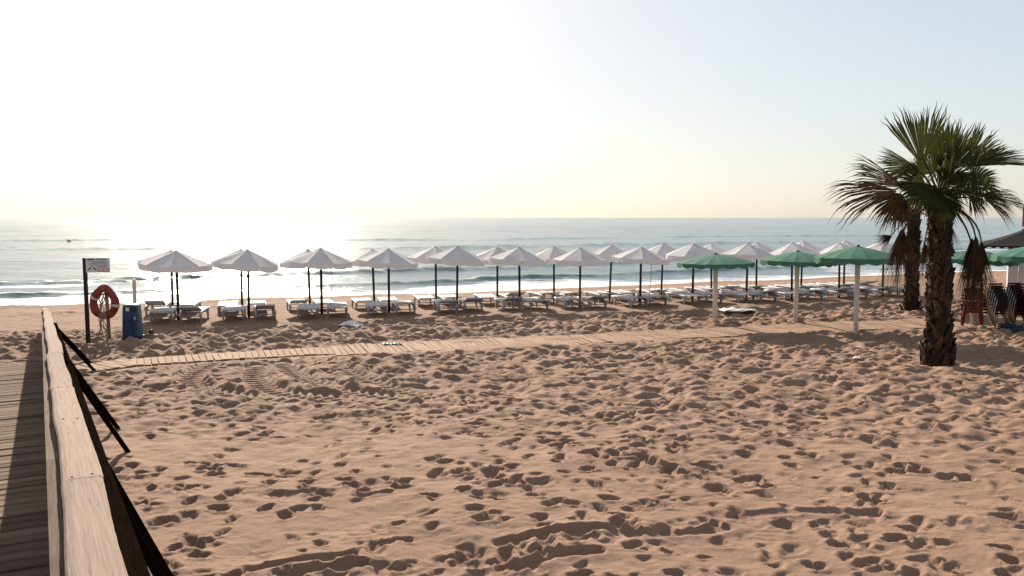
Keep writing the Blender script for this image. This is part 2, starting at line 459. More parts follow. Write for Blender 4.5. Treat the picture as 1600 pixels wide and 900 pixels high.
# ------------------------------------------------------------------ sand
def build_sand():
    n1, n2, n3 = 60, 1130, 130
    Yr = np.concatenate([np.linspace(-40, 3.0, n1, endpoint=False),
                         np.geomspace(3.0 + 2.5, 38.0 + 2.5, n2, endpoint=False) - 2.5,
                         np.linspace(38.0, 90, n3)])
    sl_ = np.linspace(-0.98, 0.98, 700)
    Y = np.repeat(Yr[:, None], len(sl_), 1)
    W = np.where(Y < 0, 5 - Y * 0.9, Y + 5)
    X = sl_[None, :] * W
    base = base_z(X, Y)
    s = (shore_y(X) - Y) * 0.94
    rowd = seg_dist(X, Y, [FRONT[0] - row_dir * 12, FRONT[-1] + row_dir * 12])
    side = (Y - (FRONT[0].y + (X - FRONT[0].x) * row_dir.y / row_dir.x))
    groom = np.exp(-(np.where(side < 0, rowd / 2.6, rowd / 5.5)) ** 4)       # raked strip along the loungers
    pd = seg_dist(X, Y, PATH)
    wide = 0.52 + 0.24 * smooth(-5.2, -3.5, X) + 0.15 * smooth(8.5, 9.5, X)
    pathm = 1 - smooth(wide, wide + 0.35, pd)
    wetm = 1 - smooth(0.2, 2.5, s)
    rough = (1 - 0.88 * groom) * (1 - smooth(-0.5, -3.5, s)) * (1 - 0.92 * wetm) * (1 - pathm)
    rough *= np.where(s < 10, 0.3, 1)
    h = np.zeros_like(X)
    h += 0.10 * fbm(X / 3.1, Y / 3.1, 5, 3)
    # lumps of trampled sand
    far = smooth(9.5, 15, Y + 0.22 * np.maximum(0, X))
    h += rough * ((0.03 + 0.035 * far) * fbm(X / 0.40, Y / 0.40, 21, 2) + (0.11 * far + 0.08 * smooth(16, 21, Y)) * fbm(X / 0.25, Y / 0.22, 25, 2))
    h += rough * 0.012 * fbm(X / 0.11, Y / 0.11, 31, 2)
    h += rough * 0.010 * fbm(X / 0.05, Y / 0.05, 35, 2) * (0.4 + smooth(-.1, .25, vnoise(X / .5, Y / .5, 36)))
    # wind ripples
    h += 0.006 * (1 - far) * np.sin((X * 0.35 + Y) * 9 + 5 * fbm(X / 1.2, Y / 1.2, 41, 2))
    # footprints and kicked hollows
    pr = []
    def ok(x, y):
        return True
    N = 27000
    ys = 4.5 + (30 - 4.5) * rng.random(N) ** 0.62
    xs = (rng.random(N) * 1.7 - 0.85) * (ys + 2.0)
    dens = vnoise(xs / 2.3, ys / 2.3, 77) + 0.5
    for x, y, d_, r_ in zip(xs, ys, dens, rng.random(N)):
        near = y < 11.5
        p_keep = (0.21 if near else 0.55) + 0.65 * (d_ - 0.5)
        if x > 1.5: p_keep += 0.10
        if r_ < p_keep: pr.append((x, y, (rng.uniform(0.045, 0.115) if near else rng.uniform(0.03, 0.085)), rng.uniform(0.5, 1.3), rng.uniform(-0.9, 0.9), rng.uniform(0.45, 0.85) if rng.random() < (0.38 if near else 0.62) else rng.uniform(0.12, 0.45)))
    # trails of steps
    def trail(a, b, n, wob=0.14, depth=0.55):
        for k in range(n):
            t = (k + rng.uniform(-.25, .25)) / n
            x = a[0] + (b[0] - a[0]) * t + rng.normal(0, wob); y = a[1] + (b[1] - a[1]) * t + rng.normal(0, wob)
            pr.append((x, y, rng.uniform(0.06, 0.115), rng.uniform(0.6, 1.2), rng.uniform(-.6, .6), depth * rng.uniform(.8, 1.15)))
    def gp(px, py):
        p = on_plane(px, py, 0.0); return (p.x, p.y)
    def walk(a, b):
        L = math.hypot(b[0] - a[0], b[1] - a[1]); dx, dy = (b[0] - a[0]) / L, (b[1] - a[1]) / L
        n = int(L / 0.40); ph_ = math.atan2(dy, dx) - math.pi / 2; bend = rng.uniform(-.5, .5)
        for k in range(n):
            t = k * 0.40 + rng.normal(0, .03); sd2 = (.09 if k % 2 else -.09) + bend * math.sin(math.pi * k / n) + rng.normal(0, .015)
            pr.append((a[0] + dx * t - dy * sd2, a[1] + dy * t + dx * sd2, rng.uniform(.058, .072), rng.uniform(.48, .6), ph_ + rng.uniform(-.15, .15), rng.uniform(.6, .9)))
    walk(gp(240, 880), gp(700, 600)); walk(gp(520, 895), gp(1000, 640)); walk(gp(1560, 860), gp(900, 690)); walk(gp(1330, 895), gp(1420, 600)); walk(gp(330, 720), gp(1100, 790))
    trail(gp(360, 905), gp(760, 850), 16); trail(gp(700, 880), gp(1010, 818), 14); trail(gp(1000, 830), gp(1290, 800), 14)
    trail(gp(290, 800), gp(640, 640), 18); trail(gp(430, 800), gp(760, 720), 12); trail(gp(210, 790), gp(420, 660), 16)
    trail(gp(800, 690), gp(1250, 760), 16); trail(gp(1250, 880), gp(1520, 860), 7); trail(gp(880, 640), gp(1560, 700), 22)
    trail(gp(600, 890), gp(1040, 880), 10)
    for (x, y, rad, asp, ang, dep) in pr:
        ext = rad * 2.3
        r0 = np.searchsorted(Yr, y - ext); r1 = np.searchsorted(Yr, y + ext)
        if r1 - r0 < 2: continue
        wl = y + 5
        c0 = np.searchsorted(sl_, min((x - ext) / (wl - ext), (x - ext) / (wl + ext))); c1 = np.searchsorted(sl_, max((x + ext) / (wl - ext), (x + ext) / (wl + ext)))
        if c1 - c0 < 2: continue
        xx = X[r0:r1, c0:c1] - x; yy = Y[r0:r1, c0:c1] - y
        ca, sa = math.cos(ang), math.sin(ang)
        u = xx * ca + yy * sa; v = (-xx * sa + yy * ca) * asp
        ph = rng.uniform(0, 6.28)
        th = np.arctan2(v, u)
        rr = np.hypot(u, v) / (rad * (1 + 0.16 * np.sin(2 * th + ph) + 0.10 * np.sin(3 * th + 2 * ph) + 0.05 * np.sin(5 * th + 3 * ph)))
        rr = rr * (1 + 0.07 * np.sin(u * 61 + ph) * np.sin(v * 53 + 2 * ph)); bowl = -np.clip(1 - rr ** 2.4, 0, 1) ** 0.85
        rim = 0.24 * np.exp(-((rr - 1.22) / 0.26) ** 2)
        hh = h[r0:r1, c0:c1]
        sub = rough[r0:r1, c0:c1]
        # the hollow levels what was there before
        k = np.clip(1 - rr, 0, 1) * 0.6
        hh *= (1 - k * sub)
        hh += sub * rad * dep * (bowl + rim)
    # tyre tracks curving below the path
    def tyre(pts, width=0.26, depth=0.035, tr=0.026):
        P = [Vector((*gp(*q), 0)) for q in pts]
        # resample with Catmull-Rom
        Q = []
        for i in range(len(P) - 1):
            p0, p1, p2, p3 = P[max(i - 1, 0)], P[i], P[i + 1], P[min(i + 2, len(P) - 1)]
            for k in range(8):
                t = k / 8
                Q.append(0.5 * ((2 * p1) + (p2 - p0) * t + (2 * p0 - 5 * p1 + 4 * p2 - p3) * t * t + (3 * p1 - p0 - 3 * p2 + p3) * t ** 3))
        Q.append(P[-1])
        y0 = min(q.y for q in Q) - .6; y1 = max(q.y for q in Q) + .6
        r0, r1 = np.searchsorted(Yr, [y0, y1])
        Xs, Ys = X[r0:r1], Y[r0:r1]
        best = np.full(Xs.shape, 1e9); along = np.zeros(Xs.shape); acc = 0
        for a, b in zip(Q[:-1], Q[1:]):
            dx, dy = b.x - a.x, b.y - a.y; L = math.hypot(dx, dy) + 1e-9
            t = np.clip(((Xs - a.x) * dx + (Ys - a.y) * dy) / L / L, 0, 1)
            dd = np.hypot(Xs - a.x - t * dx, Ys - a.y - t * dy)
            sgn = np.sign((Xs - a.x) * dy - (Ys - a.y) * dx)
            m_ = dd < best
            along = np.where(m_, acc + t * L + 0.6 * dd, along); best = np.where(m_, dd, best)
            acc += L
        m_ = 1 - smooth(width * 0.8, width * 1.15, best)
        tread = tr * np.clip(np.sin(along * 2 * math.pi / 0.22) * 1.6, -1, 1) * (1 - smooth(width * .7, width * .9, best))
        h[r0:r1] = h[r0:r1] * (1 - 0.9 * m_) + m_ * (-depth + tread) + 0.02 * np.exp(-((best - width * 1.2) / 0.09) ** 2)
    tyre([(345, 560), (302, 585), (310, 603), (380, 617), (460, 622)])
    tyre([(400, 572), (398, 590), (430, 610), (520, 620), (620, 630)])
    tyre([(440, 567), (470, 590), (540, 610), (640, 622)], 0.24)
    tyre([(520, 570), (570, 592), (650, 614), (760, 624)], 0.22)
    # dragged furrows in the nearest sand
    for q in ([(395, 889), (470, 874), (548, 866)], [(450, 901), (500, 887), (565, 880)], [(785, 848), (860, 833), (925, 827)],
              [(945, 826), (1030, 834), (1130, 822)], [(1180, 800), (1250, 795), (1365, 801)], [(820, 884), (870, 868), (930, 862)]):
        tyre(q, 0.085, 0.055, 0.0)
    # ruts in the raked strip, parallel to the rows
    for off, wd_ in ((-2.3, 0.22), (-3.2, 0.18), (-1.7, 0.15)):
        h += -0.03 * np.exp(-((side * row_dir.x - off) / wd_) ** 2) * (Y > 18) * (1 - smooth(26, 36, Y - 0.3 * X))
    # the sand piles lightly against the path
    h = h * (1 - 0.93 * pathm) - 0.012 * pathm + pathm * smooth(-5, -3, X) * 0.055 * fbm(X / .6, Y / .6, 201, 3)
    h *= np.where(s < 0.5, 0.15, 1)
    # ramp end
    Z = base + h
    damp_shade = (1 - smooth(5, 9.5, s)) * 0.85 + 0.6 * groom * (s > 5)  # damp lower beach; the groom term paints umbrella shade into the row strip
    damp_shade = np.clip(damp_shade, 0, 0.95)
    me = grid_mesh('sand', X, Y, Z, M['sand'], {'wet_shade': (wetm, damp_shade, np.zeros_like(X))})
    o = put('sand_beach', me)
    tag(o, kind='structure')
    return Yr, sl_, Z
Yr, SLc, SZ = build_sand()

def sand_z(x, y):
    i = int(np.clip(np.searchsorted(Yr, y), 0, len(Yr) - 1))
    wd_ = (5 - y * 0.9) if y < 0 else y + 5
    j = int(np.clip(np.searchsorted(SLc, x / wd_), 0, len(SLc) - 1))
    return float(SZ[i, j])

# ------------------------------------------------------------------ sea
def build_sea():
    Yr_ = np.concatenate([np.linspace(30, 88, 470, endpoint=False), np.geomspace(88, 420, 260, endpoint=False), np.geomspace(420, 40000, 110)])
    sl_ = np.linspace(-1.15, 1.15, 520)
    Y = np.repeat(Yr_[:, None], len(sl_), 1); X = sl_[None, :] * Y
    wv = (Y - shore_y(X))                      # seaward distance
    Z = np.zeros_like(X)
    foam = np.zeros_like(X); glass = np.zeros_like(X); keep = np.zeros_like(X)
    nearm = 1 - smooth(80, 260, Y)
    Z += nearm * (0.06 * fbm(X / 5.0, Y / 1.6, 3, 3)) + 0.22 * (1 - nearm) * fbm(X / 22, Y / 8, 8, 3) * (1 - smooth(900, 4000, Y))
    Xc = np.clip(X, -40, 70)
    offA = 5.2 + (Xc + 21) * 0.135 + 0.9 * fbm(X / 7, X * 0, 51, 2)
    offB = 15.5 + (Xc + 21) * 0.24 + 1.6 * fbm(X / 9, X * 0, 61, 2)
    offC = 68 + 6 * fbm(X / 30, X * 0, 71, 2)
    def wave(off, H, back, face, fo, fl, seed):
        nonlocal Z, foam, glass, keep
        u = wv - off                           # <0 landward of the crest
        amp = H * (0.78 + 0.9 * (vnoise(X / 7.0, X * 0, seed)) + 0.5 * vnoise(X / 1.6, Y / 2.0, seed + 1) + 0.35 * vnoise(X / 0.55, Y / 0.5, seed + 5))
        u = u + 0.5 * face * vnoise(X / 0.8, Y / 3.0, seed + 6) + 0.25 * face * vnoise(X / 0.3, Y / 0.7, seed + 7)
        prof = np.where(u > 0, np.exp(-(u / back) ** 2), np.exp(-(np.abs(u) / face) ** 2.4))
        Z += amp * prof
        glass = np.maximum(glass, np.clip(np.exp(-((u + face * 0.4) / (face * 0.9)) ** 2), 0, 1))
        # foam spilling in front of the wave
        br = smooth(-0.05, 0.2, vnoise(X / 11.0, X * 0, seed + 2) + fl)
        foam += fo * br * smooth(-fl * 12 - 7, -face * 1.3, u) * (1 - smooth(-face * 1.25, -face * 0.9, u)) * (u < 0)
        crest = 0.75 * br * np.exp(-((u - 0.05) / 0.30) ** 2) * (0.5 + 1.2 * np.clip(vnoise(X / 2.0, Y / 3.0, seed + 8) + 0.35, 0, 1))
        foam += crest; keep = np.maximum(keep, crest)
    wave(offA, 0.23, 1.5, 0.6, 0.55, 0.35, 101)
    wave(offB, 0.37, 2.4, 0.9, 0.62, 0.30, 111)
    wave(offC, 0.35, 5.0, 2.5, 0.0, -2, 121)
    wave(offC + 42, 0.30, 6.0, 3.0, 0.0, -2, 131)
    # swash
    foam += 0.62 * smooth(offA - 0.5, 0.3, wv)
    edge = 0.5 * fbm(X / 2.2, X * 0, 91, 3)
    foam += 0.35 * np.exp(-((wv - edge - 0.2) / 0.5) ** 2)
    foam = np.maximum(np.clip(foam, 0, 0.85) * (1 - 0.75 * np.clip(glass, 0, 1) ** 2), np.clip(keep, 0, .8))
    fade = smooth(-0.6, 3.0, wv - edge)
    Z = SEA_Z + Z * fade + 0.02 + 0.10 * (1 - smooth(-1.0, 4, wv)) * 0
    me = grid_mesh('sea', X, Y, Z, M['sea'], {'foam': (foam, glass, foam * 0)})
    tag(put('sea', me), kind='structure')
build_sea()

# ------------------------------------------------------------------ boardwalk ramp
def ramp_mat(t, a, b): 
    m = RAMP_ROT.to_4x4(); m.translation = rp(t, a, b); return m
def build_ramp():
    root = empty('boardwalk', rp(0, 0, B_D)); tag(root, kind='structure')
    inv = Matrix.Translation(-root.location)
    width = 2.3
    mesh_v = []
    for k in range(5):
        wv_ = 0.176 + 0.004 * (k - 2)
        m = MB(); m.box((0, 0, 0), (width + random.uniform(-.02, .02), wv_, 0.036))
        mesh_v.append(m.mesh('plank', M['plank']))
    t = 1.2
    while t < t_end + 0.15:
        mw = inv @ ramp_mat(t, A_L - 0.052 - width / 2 + random.uniform(-.012, .012), B_D + 0.02 + random.uniform(-.007, .006))
        mw = mw @ Matrix.Rotation(R(random.uniform(-.35, .35)), 4, 'Z') @ Matrix.Rotation(R(random.uniform(-.25, .25)), 4, 'Y')
        bevel(put('plank', random.choice(mesh_v), root, mw), 0.010, 2)
        t += 0.2
    # joists under the planks
    for a in (-2.1, -1.1, -0.1):
        m = MB(); m.box((0, (1.0 + t_end) / 2, 0), (0.07, t_end - 1.0, 0.14))
        m.build('joist', M['dark_wood'], root, mw=inv @ ramp_mat(0, A_L + a, B_D + 0.112))

    rail = empty('wooden_handrail', rp(t_end, (A_L + A_R) / 2, B_D))
    tag(rail, 'weathered wooden handrail with flat cap running down beside the boardwalk', 'handrail')
    inv = Matrix.Translation(-rail.location)
    cx = (A_L + A_R) / 2
    # cap boards, butted
    cuts = [0.6, 4.05, 7.4, 10.8, 14.0, t_end - 1.6, t_end]
    jog = [0, 0.004, -0.006, 0.005, -0.004, -0.05]
    for i, (a, b) in enumerate(zip(cuts[:-1], cuts[1:])):
        m = MB(); n = 48
        vs = []
        for k in range(n + 1):
            y = a + 0.004 + (b - a - 0.008) * k / n
            jx = jog[i] + 0.006 * math.sin(y * 1.7) + (0.0 if i < 5 else 0.06 * (1 - k / n))
            jz = 0.006 * math.sin(y * 1.1 + 1) + (0.0 if i < 5 else 0.05 * (k / n) ** 2)
            wl, wr = A_L + jx + 0.003 * math.sin(y * 4) + random.uniform(-.001, .001), A_R + jx + 0.003 * math.sin(y * 3 + 2) + random.uniform(-.001, .001)
            for (xx, zz) in ((wl + 0.012, -0.055), (wr - 0.012, -0.055), (wr, -0.045), (wr, -0.010), (wr - 0.014, 0), (wl + 0.03, 0.002), (wl + 0.008, -0.007), (wl, -0.02)):
                vs.append((xx, y, zz + jz))
        fs = []
        for k in range(n):
            for q in range(8):
                fs.append((k * 8 + q, k * 8 + (q + 1) % 8, (k + 1) * 8 + (q + 1) % 8, (k + 1) * 8 + q))
        fs.append(tuple(range(7, -1, -1))); fs.append(tuple(n * 8 + q for q in range(8)))
        m.add(vs, [tuple(reversed(f)) for f in fs])
        m.build('cap_board', M['cap_wood'], rail, mw=inv @ ramp_mat(0, 0, B_R))
    # posts, inner boards, outer beams
    posts = [2.4 + 1.65 * k for k in range(int((t_end - 2.4) / 1.65) + 1)] + [t_end - 0.08]
    pm = MB(); pm.box((0, 0, 0), (0.085, 0.085, 0.98 + 0.10))
    pmesh = pm.mesh('post', M['dark_wood'])
    for t in posts:
        put('post', pmesh, rail, inv @ ramp_mat(t, cx + 0.01, B_R + 0.057 + 0.54))
    nm_ = MB(); nm_.lathe([(.001, .003), (.006, .0025), (.007, 0)], 8)
    nmesh = nm_.mesh('nail', M['dark_wood'])
    for t in posts[:6]:
        for a_ in (A_L + .045, A_R - .04):
            put('nail', nmesh, rail, inv @ ramp_mat(t + random.uniform(-.02, .02), a_ + random.uniform(-.008, .008), B_R - 0.008))
    xin = A_L - 0.034
    for (b0, hh, split) in ((0.075, 0.235, False), (0.335, 0.25, True), (0.61, 0.33, False)):
        edges = [0.8] + [p + 0.8 for p in posts[:-1]] + [t_end - 0.02] if split else [0.8, 4.9, 9.0, 13.1, t_end - 0.02]
        for a, b in zip(edges[:-1], edges[1:]):
            g = 0.05 if split else 0.006
            if b - a < 0.3: continue
            m = MB(); m.box((0.02, 0, 0), (0.066, b - a - g, hh))
            m.build('rail_board', M['board_wood'], rail, mw=inv @ ramp_mat((a + b) / 2, xin + random.uniform(-.003, .003), B_R + b0 + hh / 2))
    for (aa, bb, ww, hh) in ((A_R - 0.05, 0.16, 0.05, 0.14), (A_R + 0.065, 0.33, 0.10, 0.16), (A_R + 0.10, 0.60, 0.05, 0.12)):
        m = MB(); m.box((0, (0.8 + t_end - 2.6) / 2, 0), (ww, t_end - 3.5, hh))
        m.build('outer_beam', M['dark_wood'], rail, mw=inv @ ramp_mat(0, aa, B_R + bb))
    # raking struts
    for Yd in (5.0, 5.9, 10.4, 11.7, 16.4, 17.7):
        t = Yd / U.y
        top = rp(t, A_R - 0.02, B_R + 0.12)
        foot = top + RT * 0.78; foot.z = sand_z(foot.x, foot.y) - 0.06
        m = MB(); d = (foot - top); L = d.length; d.normalize()
        xa = U - d * U.dot(d); xa.normalize(); ya = d.cross(xa)
        m.box((top + foot) / 2, (0.05, 0.06, L), Matrix((xa, ya, d)).transposed())
        m.build('strut', M['dark_wood'], rail, mw=inv)
build_ramp()

# ------------------------------------------------------------------ slatted path on the sand
def build_path():
    root = empty('slatted_path', PATH[0]); tag(root, kind='structure')
    inv = Matrix.Translation(-root.location)
    def mk(L):
        m = MB(); m.box((0, 0, 0), (0.125, L, 0.03)); return m.mesh('slat', M['path_wood'])
    narrow = [mk(0.96), mk(0.92), mk(0.99)]; mid = [mk(1.42), mk(1.38), mk(1.45)]; wide_ = [mk(1.75), mk(1.7)]
    acc = 0.0; nxt = 0.0
    for a, b in zip(PATH[:-1], PATH[1:]):
        L = (b - a).length
        while nxt < acc + L:
            p = a + (b - a) * ((nxt - acc) / L)
            ang = math.atan2(b.y - a.y, b.x - a.x)
            if p.x > 22: break
            me = random.choice(wide_ if p.x > 9 else (mid if p.x > -4.3 else narrow))
            z = sand_z(p.x, p.y)
            mw = Matrix.Translation((p.x, p.y, z + (0.018 if p.x < -4.6 else (0.006 if p.x < -3 else (-0.006 if p.x < 0 else -0.011))) + random.uniform(-.006, .004))) @ Matrix.Rotation(ang + R(random.uniform(-1.5, 1.5)), 4, 'Z') @ Matrix.Rotation(R(random.uniform(-1, 1)), 4, 'X')
            put('slat', me, root, inv @ mw)
            nxt += 0.142
        acc += L
build_path()

# ------------------------------------------------------------------ white umbrellas
ORD = ['first', 'second', 'third', 'fourth', 'fifth', 'sixth', 'seventh', 'eighth', 'ninth', 'tenth', 'eleventh', 'twelfth', 'thirteenth']
def panel_meshes(prefix, Rr, zt, ze, vh, nside, mat, sag, scal, curve, nt_=8, ns=8, phase=0.0):
    ha = math.pi / nside
    A = Vector((math.cos(-ha), math.sin(-ha), 0)); B = Vector((math.cos(ha), math.sin(ha), 0))
    m = MB(); vs = []
    for i in range(nt_ + 1):
        t = 0.02 + 0.98 * i / nt_
        for j in range(ns + 1):
            s = j / ns
            p = (A * (1 - s) + B * s) * Rr * t
            z = zt + (ze - zt) * (curve * t + (1 - curve) * t * t)
            z -= sag * t * (1 - (2 * s - 1) ** 2) * (0.6 + 0.4 * math.sin(phase + t * 4 + s * 3))
            vs.append((p.x, p.y, z))
    fs = [(i * (ns + 1) + j, (i + 1) * (ns + 1) + j, (i + 1) * (ns + 1) + j + 1, i * (ns + 1) + j + 1) for i in range(nt_) for j in range(ns)]
    m.add(vs, fs)
    pm = m.mesh('canopy_panel', mat, True)
    m = MB(); edge = vs[-(ns + 1):]; vv = []
    for i in range(4):
        k = i / 3
        for j, e in enumerate(edge):
            s = j / ns
            out = 1 + 0.012 * k * math.sin(phase + s * 9) + 0.008 * k
            dz = vh * k * (1 - scal * abs(math.cos(math.pi * s * (1 if scal < 0.3 else 1))) ** 2)
            vv.append((e[0] * out, e[1] * out, e[2] - dz))
    m.add(vv, [(i * (ns + 1) + j, (i + 1) * (ns + 1) + j, (i + 1) * (ns + 1) + j + 1, i * (ns + 1) + j + 1) for i in range(3) for j in range(ns)])
    vm = m.mesh('valance', mat, True)
    return pm, vm

WH, WE, WR, WV = 2.22, 1.79, 1.05, 0.185
white_sets = [panel_meshes('w', WR, WH, WE, WV, 8, M['white_cloth'], 0.03, 0.10, 1.0, phase=ph) for ph in (0.0, 1.7, 3.1)]
m = MB(); m.tube([(0, 0, -0.35), (0, 0, 1.0), (0, 0, WH - 0.03)], 0.042, 10)
white_pole_me = m.mesh('pole', M['dark_pole'], True)
m = MB()
for k in range(8):
    a = R(22.5 + 45 * k); c, s_ = math.cos(a), math.sin(a)
    m.tube([(0.04 * c, 0.04 * s_, WH - 0.07), (WR * c * .97, WR * s_ * .97, WE + 0.0)], 0.008, 5)
    m.tube([(0.04 * c, 0.04 * s_, WE - 0.12), (WR * c * .5, WR * s_ * .5, (WH + WE) / 2 - .03)], 0.008, 5)
white_frame_me = m.mesh('rib_frame', M['dark_pole'])
m = MB(); m.lathe([(0.001, 0.02), (0.02, 0.016), (0.045, 0.0), (0.06, -0.02), (0.06, -0.04)], 10, (0, 0, WH))
white_fin_me = m.mesh('finial', M['white_cloth'], True)

def umbrella(name, loc, label, cat, group, sets, pole_me, frame_me, fin_me, nside, tip_z, rz, tilt_ax, tilt, lean=(0, 0)):
    root = empty(name, loc)
    root.rotation_euler = (lean[0], lean[1], 0)
    k_ = random.uniform(.95, 1.04); root.scale = (k_, k_, random.uniform(.975, 1.02))
    tag(root, label, cat, group)
    put('pole', pole_me, root)
    T = Matrix.Translation((0, 0, tip_z)) @ Matrix.Rotation(tilt, 4, tilt_ax) @ Matrix.Translation((0, 0, -tip_z)) @ Matrix.Rotation(rz, 4, 'Z')
    put('rib_frame', frame_me, root, T)
    if fin_me: put('finial', fin_me, root, T)
    for k in range(nside):
        pm, vm = random.choice(sets)
        p = put('canopy_panel', pm, root, T @ Matrix.Rotation(2 * math.pi * k / nside, 4, 'Z'))
        put('valance', vm, p)
    return root

TILT_F = {0: (1.5, 3), 1: (2, 5), 2: (0, 2), 3: (1, 4), 4: (3, 3)}
for i, p in enumerate(FRONT):
    tx, ty = TILT_F.get(i, (random.uniform(-4, 4), random.uniform(-3, 5)))
    ax = Vector((R(tx) * 0.4, R(ty), 0)) if (tx or ty) else Vector((1, 0, 0))
    r = umbrella('beach_umbrella', Vector((p.x, p.y, sand_z(p.x, p.y))), f'white beach umbrella on a dark pole, {ORD[i]} from the left in the front row',
             'umbrella', 'white umbrellas in the front row', white_sets, white_pole_me, white_frame_me, white_fin_me, 8, WH,
             R(random.uniform(-24, 24)), ax.normalized(), ax.length, (R(random.uniform(-1, 1)), R(random.uniform(-1.3, 1.3))))
    if i in (2, 7):
        m = MB(); m.tube([(0.36, -0.1, 1.75), (0.37, -0.1, 1.2), (0.33, -0.1, 0.6), (0.30, -0.08, 0.25)], 0.008, 5)
        m.build('pull_cord', M['dark_pole'], r)
for i, p in enumerate(BACK):
    ax = Vector((random.uniform(-1, 1), random.uniform(-1, 1), 0)).normalized()
    umbrella('beach_umbrella', Vector((p.x, p.y, sand_z(p.x, p.y))), f'white beach umbrella on a dark pole, {ORD[i]} from the left in the back row',
             'umbrella', 'white umbrellas in the back row', white_sets, white_pole_me, white_frame_me, white_fin_me, 8, WH,
             R(random.uniform(-24, 24)), ax, R(random.uniform(0, 5)), (R(random.uniform(-1.5, 1.5)), R(2.2 if i == 7 else random.uniform(-1.6, 1.6))))

# ------------------------------------------------------------------ sun loungers
def lounger_meshes():
    D = {}
    # local +Y = foot end; origin on the ground under the middle
    m = MB()
    for y in np.arange(-0.22, 0.93, 0.075):
        m.box((0, y, 0.335), (0.56, 0.055, 0.016))
    D['seat_slats'] = m.mesh('seat_slats', M['plastic'])
    for nm, sx in (('l', -1), ('r', 1)):
        m = MB()
        m.tube([(sx * .30, -0.95, .27), (sx * .305, -0.6, .315), (sx * .305, 0.0, .325), (sx * .305, .6, .325), (sx * .30, .97, .31)], [.03, .036, .036, .036, .03], 8, ry=1.25)
        D['side_' + nm] = m.mesh('side_rail', M['plastic'], True)
    m = MB(); m.tube([(-.30, .97, .31), (0, 1.0, .30), (.30, .97, .31)], .03, 8)
    D['foot_bar'] = m.mesh('foot_bar', M['plastic'], True)
    m = MB()
    for k in range(10):
        m.box((0, -0.035 - k * 0.078, 0.02), (0.54, 0.052, 0.016))
    for sx in (-1, 1):
        m.box((sx * .265, -.39, 0.008), (0.045, .80, .035))
    m.box((0, -.80, 0.012), (.57, .05, .045))
    D['back'] = m.mesh('backrest', M['plastic'])
    m = MB()   # a leg: splayed V of two tapering struts with a foot
    for dy in (-0.11, 0.07):
        m.tube([(0, dy, .31), (0.01, dy * .45, .14), (0.015, dy * .12, 0.0)], [.04, .032, .026], 6)
    m.box((0.015, 0, 0.012), (.07, .09, .03))
    D['leg'] = m.mesh('leg', M['plastic'], True)
    m = MB(); m.tube([(-.30, 0, .2), (.30, 0, .2)], .018, 6)
    D['bar'] = m.mesh('cross_bar', M['plastic'])
    return D
LD = lounger_meshes()
LAZ = R(-14.5)
def lounger(p, rz, label, group, backang):
    root = empty('sun_lounger', p, rz)
    tag(root, label, 'sun lounger', group)
    put('seat_slats', LD['seat_slats'], root); put('side_rail', LD['side_l'], root); put('side_rail', LD['side_r'], root)
    put('foot_bar', LD['foot_bar'], root)
    put('backrest', LD['back'], root, Matrix.Translation((0, -0.24, 0.325)) @ Matrix.Rotation(-backang, 4, 'X'))
    for y in (-0.62, 0.70):
        for sx in (-1, 1):
            put('leg', LD['leg'], root, Matrix.Translation((sx * .29, y, 0)) @ (Matrix.Rotation(math.pi, 4, 'Z') if sx < 0 else Matrix.Identity(4)))
        put('cross_bar', LD['bar'], root, Matrix.Translation((0, y, 0)))
    return root
nrm = Vector((-row_dir.y, row_dir.x, 0))
for rows, nm in ((FRONT, 'front'), (BACK, 'back')):
    for i, p in enumerate(rows):
        for sgn, sd_ in ((-1, 'left'), (1, 'right')):
            q = p + row_dir * (sgn * 0.47 + 0.02) + nrm * random.uniform(-.1, .12) + nrm * (-0.08)
            z = sand_z(q.x, q.y)
            zs = [sand_z(q.x + dx, q.y + dy) for dx in (-.3, .3) for dy in (-.6, .7)]
            lounger(Vector((q.x, q.y, min(zs) - 0.005)), -LAZ + R(random.uniform(-5, 5)),
                    f'white plastic sun lounger just {sd_} of the {ORD[i]} {nm}-row umbrella pole from the left',
                    f'white loungers under the {nm}-row umbrellas', R(random.choice([2, 4, 6, 8, 11, 14])))

# ------------------------------------------------------------------ green umbrellas
GH, GE, GR, GV = 2.12, 1.86, 1.17, 0.15
green_sets = [panel_meshes('g', GR, GH, GE, GV, 16, M['green_cloth'], 0.02, 0.22, 0.62, ns=4, phase=ph) for ph in (0.0, 2.0, 4.1)]
m = MB(); m.tube([(0, 0, -0.35), (0, 0, 1.0), (0, 0, GH - 0.04)], 0.07, 14)
green_pole_me = m.mesh('pole', M['white_pole'], True)
m = MB()
for k in range(16):
    a = 2 * math.pi * (k + .5) / 16; c, s_ = math.cos(a), math.sin(a)
    m.tube([(0.05 * c, 0.05 * s_, GH - 0.06), (GR * c * .6, GR * s_ * .6, GE + .10), (GR * c * .97, GR * s_ * .97, GE - .02)], 0.009, 5)
m.lathe([(0.075, -.3), (.1, -.3), (.1, -.2), (.075, -.2)], 14, (0, 0, GH))
green_frame_me = m.mesh('rib_frame', M['white_pole'])
m = MB(); m.lathe([(0.001, 0.05), (0.02, 0.045), (0.05, 0.01), (0.06, -.02)], 10, (0, 0, GH))
green_fin_me = m.mesh('finial', M['green_cloth'], True)
greens = [(1117, 503, 397, 'green scalloped umbrella on white pole, leftmost of the green ones'),
          (1243, 502, 393, 'green scalloped umbrella on white pole, second of the green ones from the left'),
          (1337, 517, 385, 'green scalloped umbrella on white pole, nearest one just left of the big palm'),
          (1424, 484, 391, 'green scalloped umbrella mostly hidden behind the two palm trunks'),
          (1519, 505, 390, 'green scalloped umbrella behind the hanging dead frond and red chairs'),
          (1622, 520, 381, 'green scalloped umbrella cut by the right edge, above the stacked chairs')]
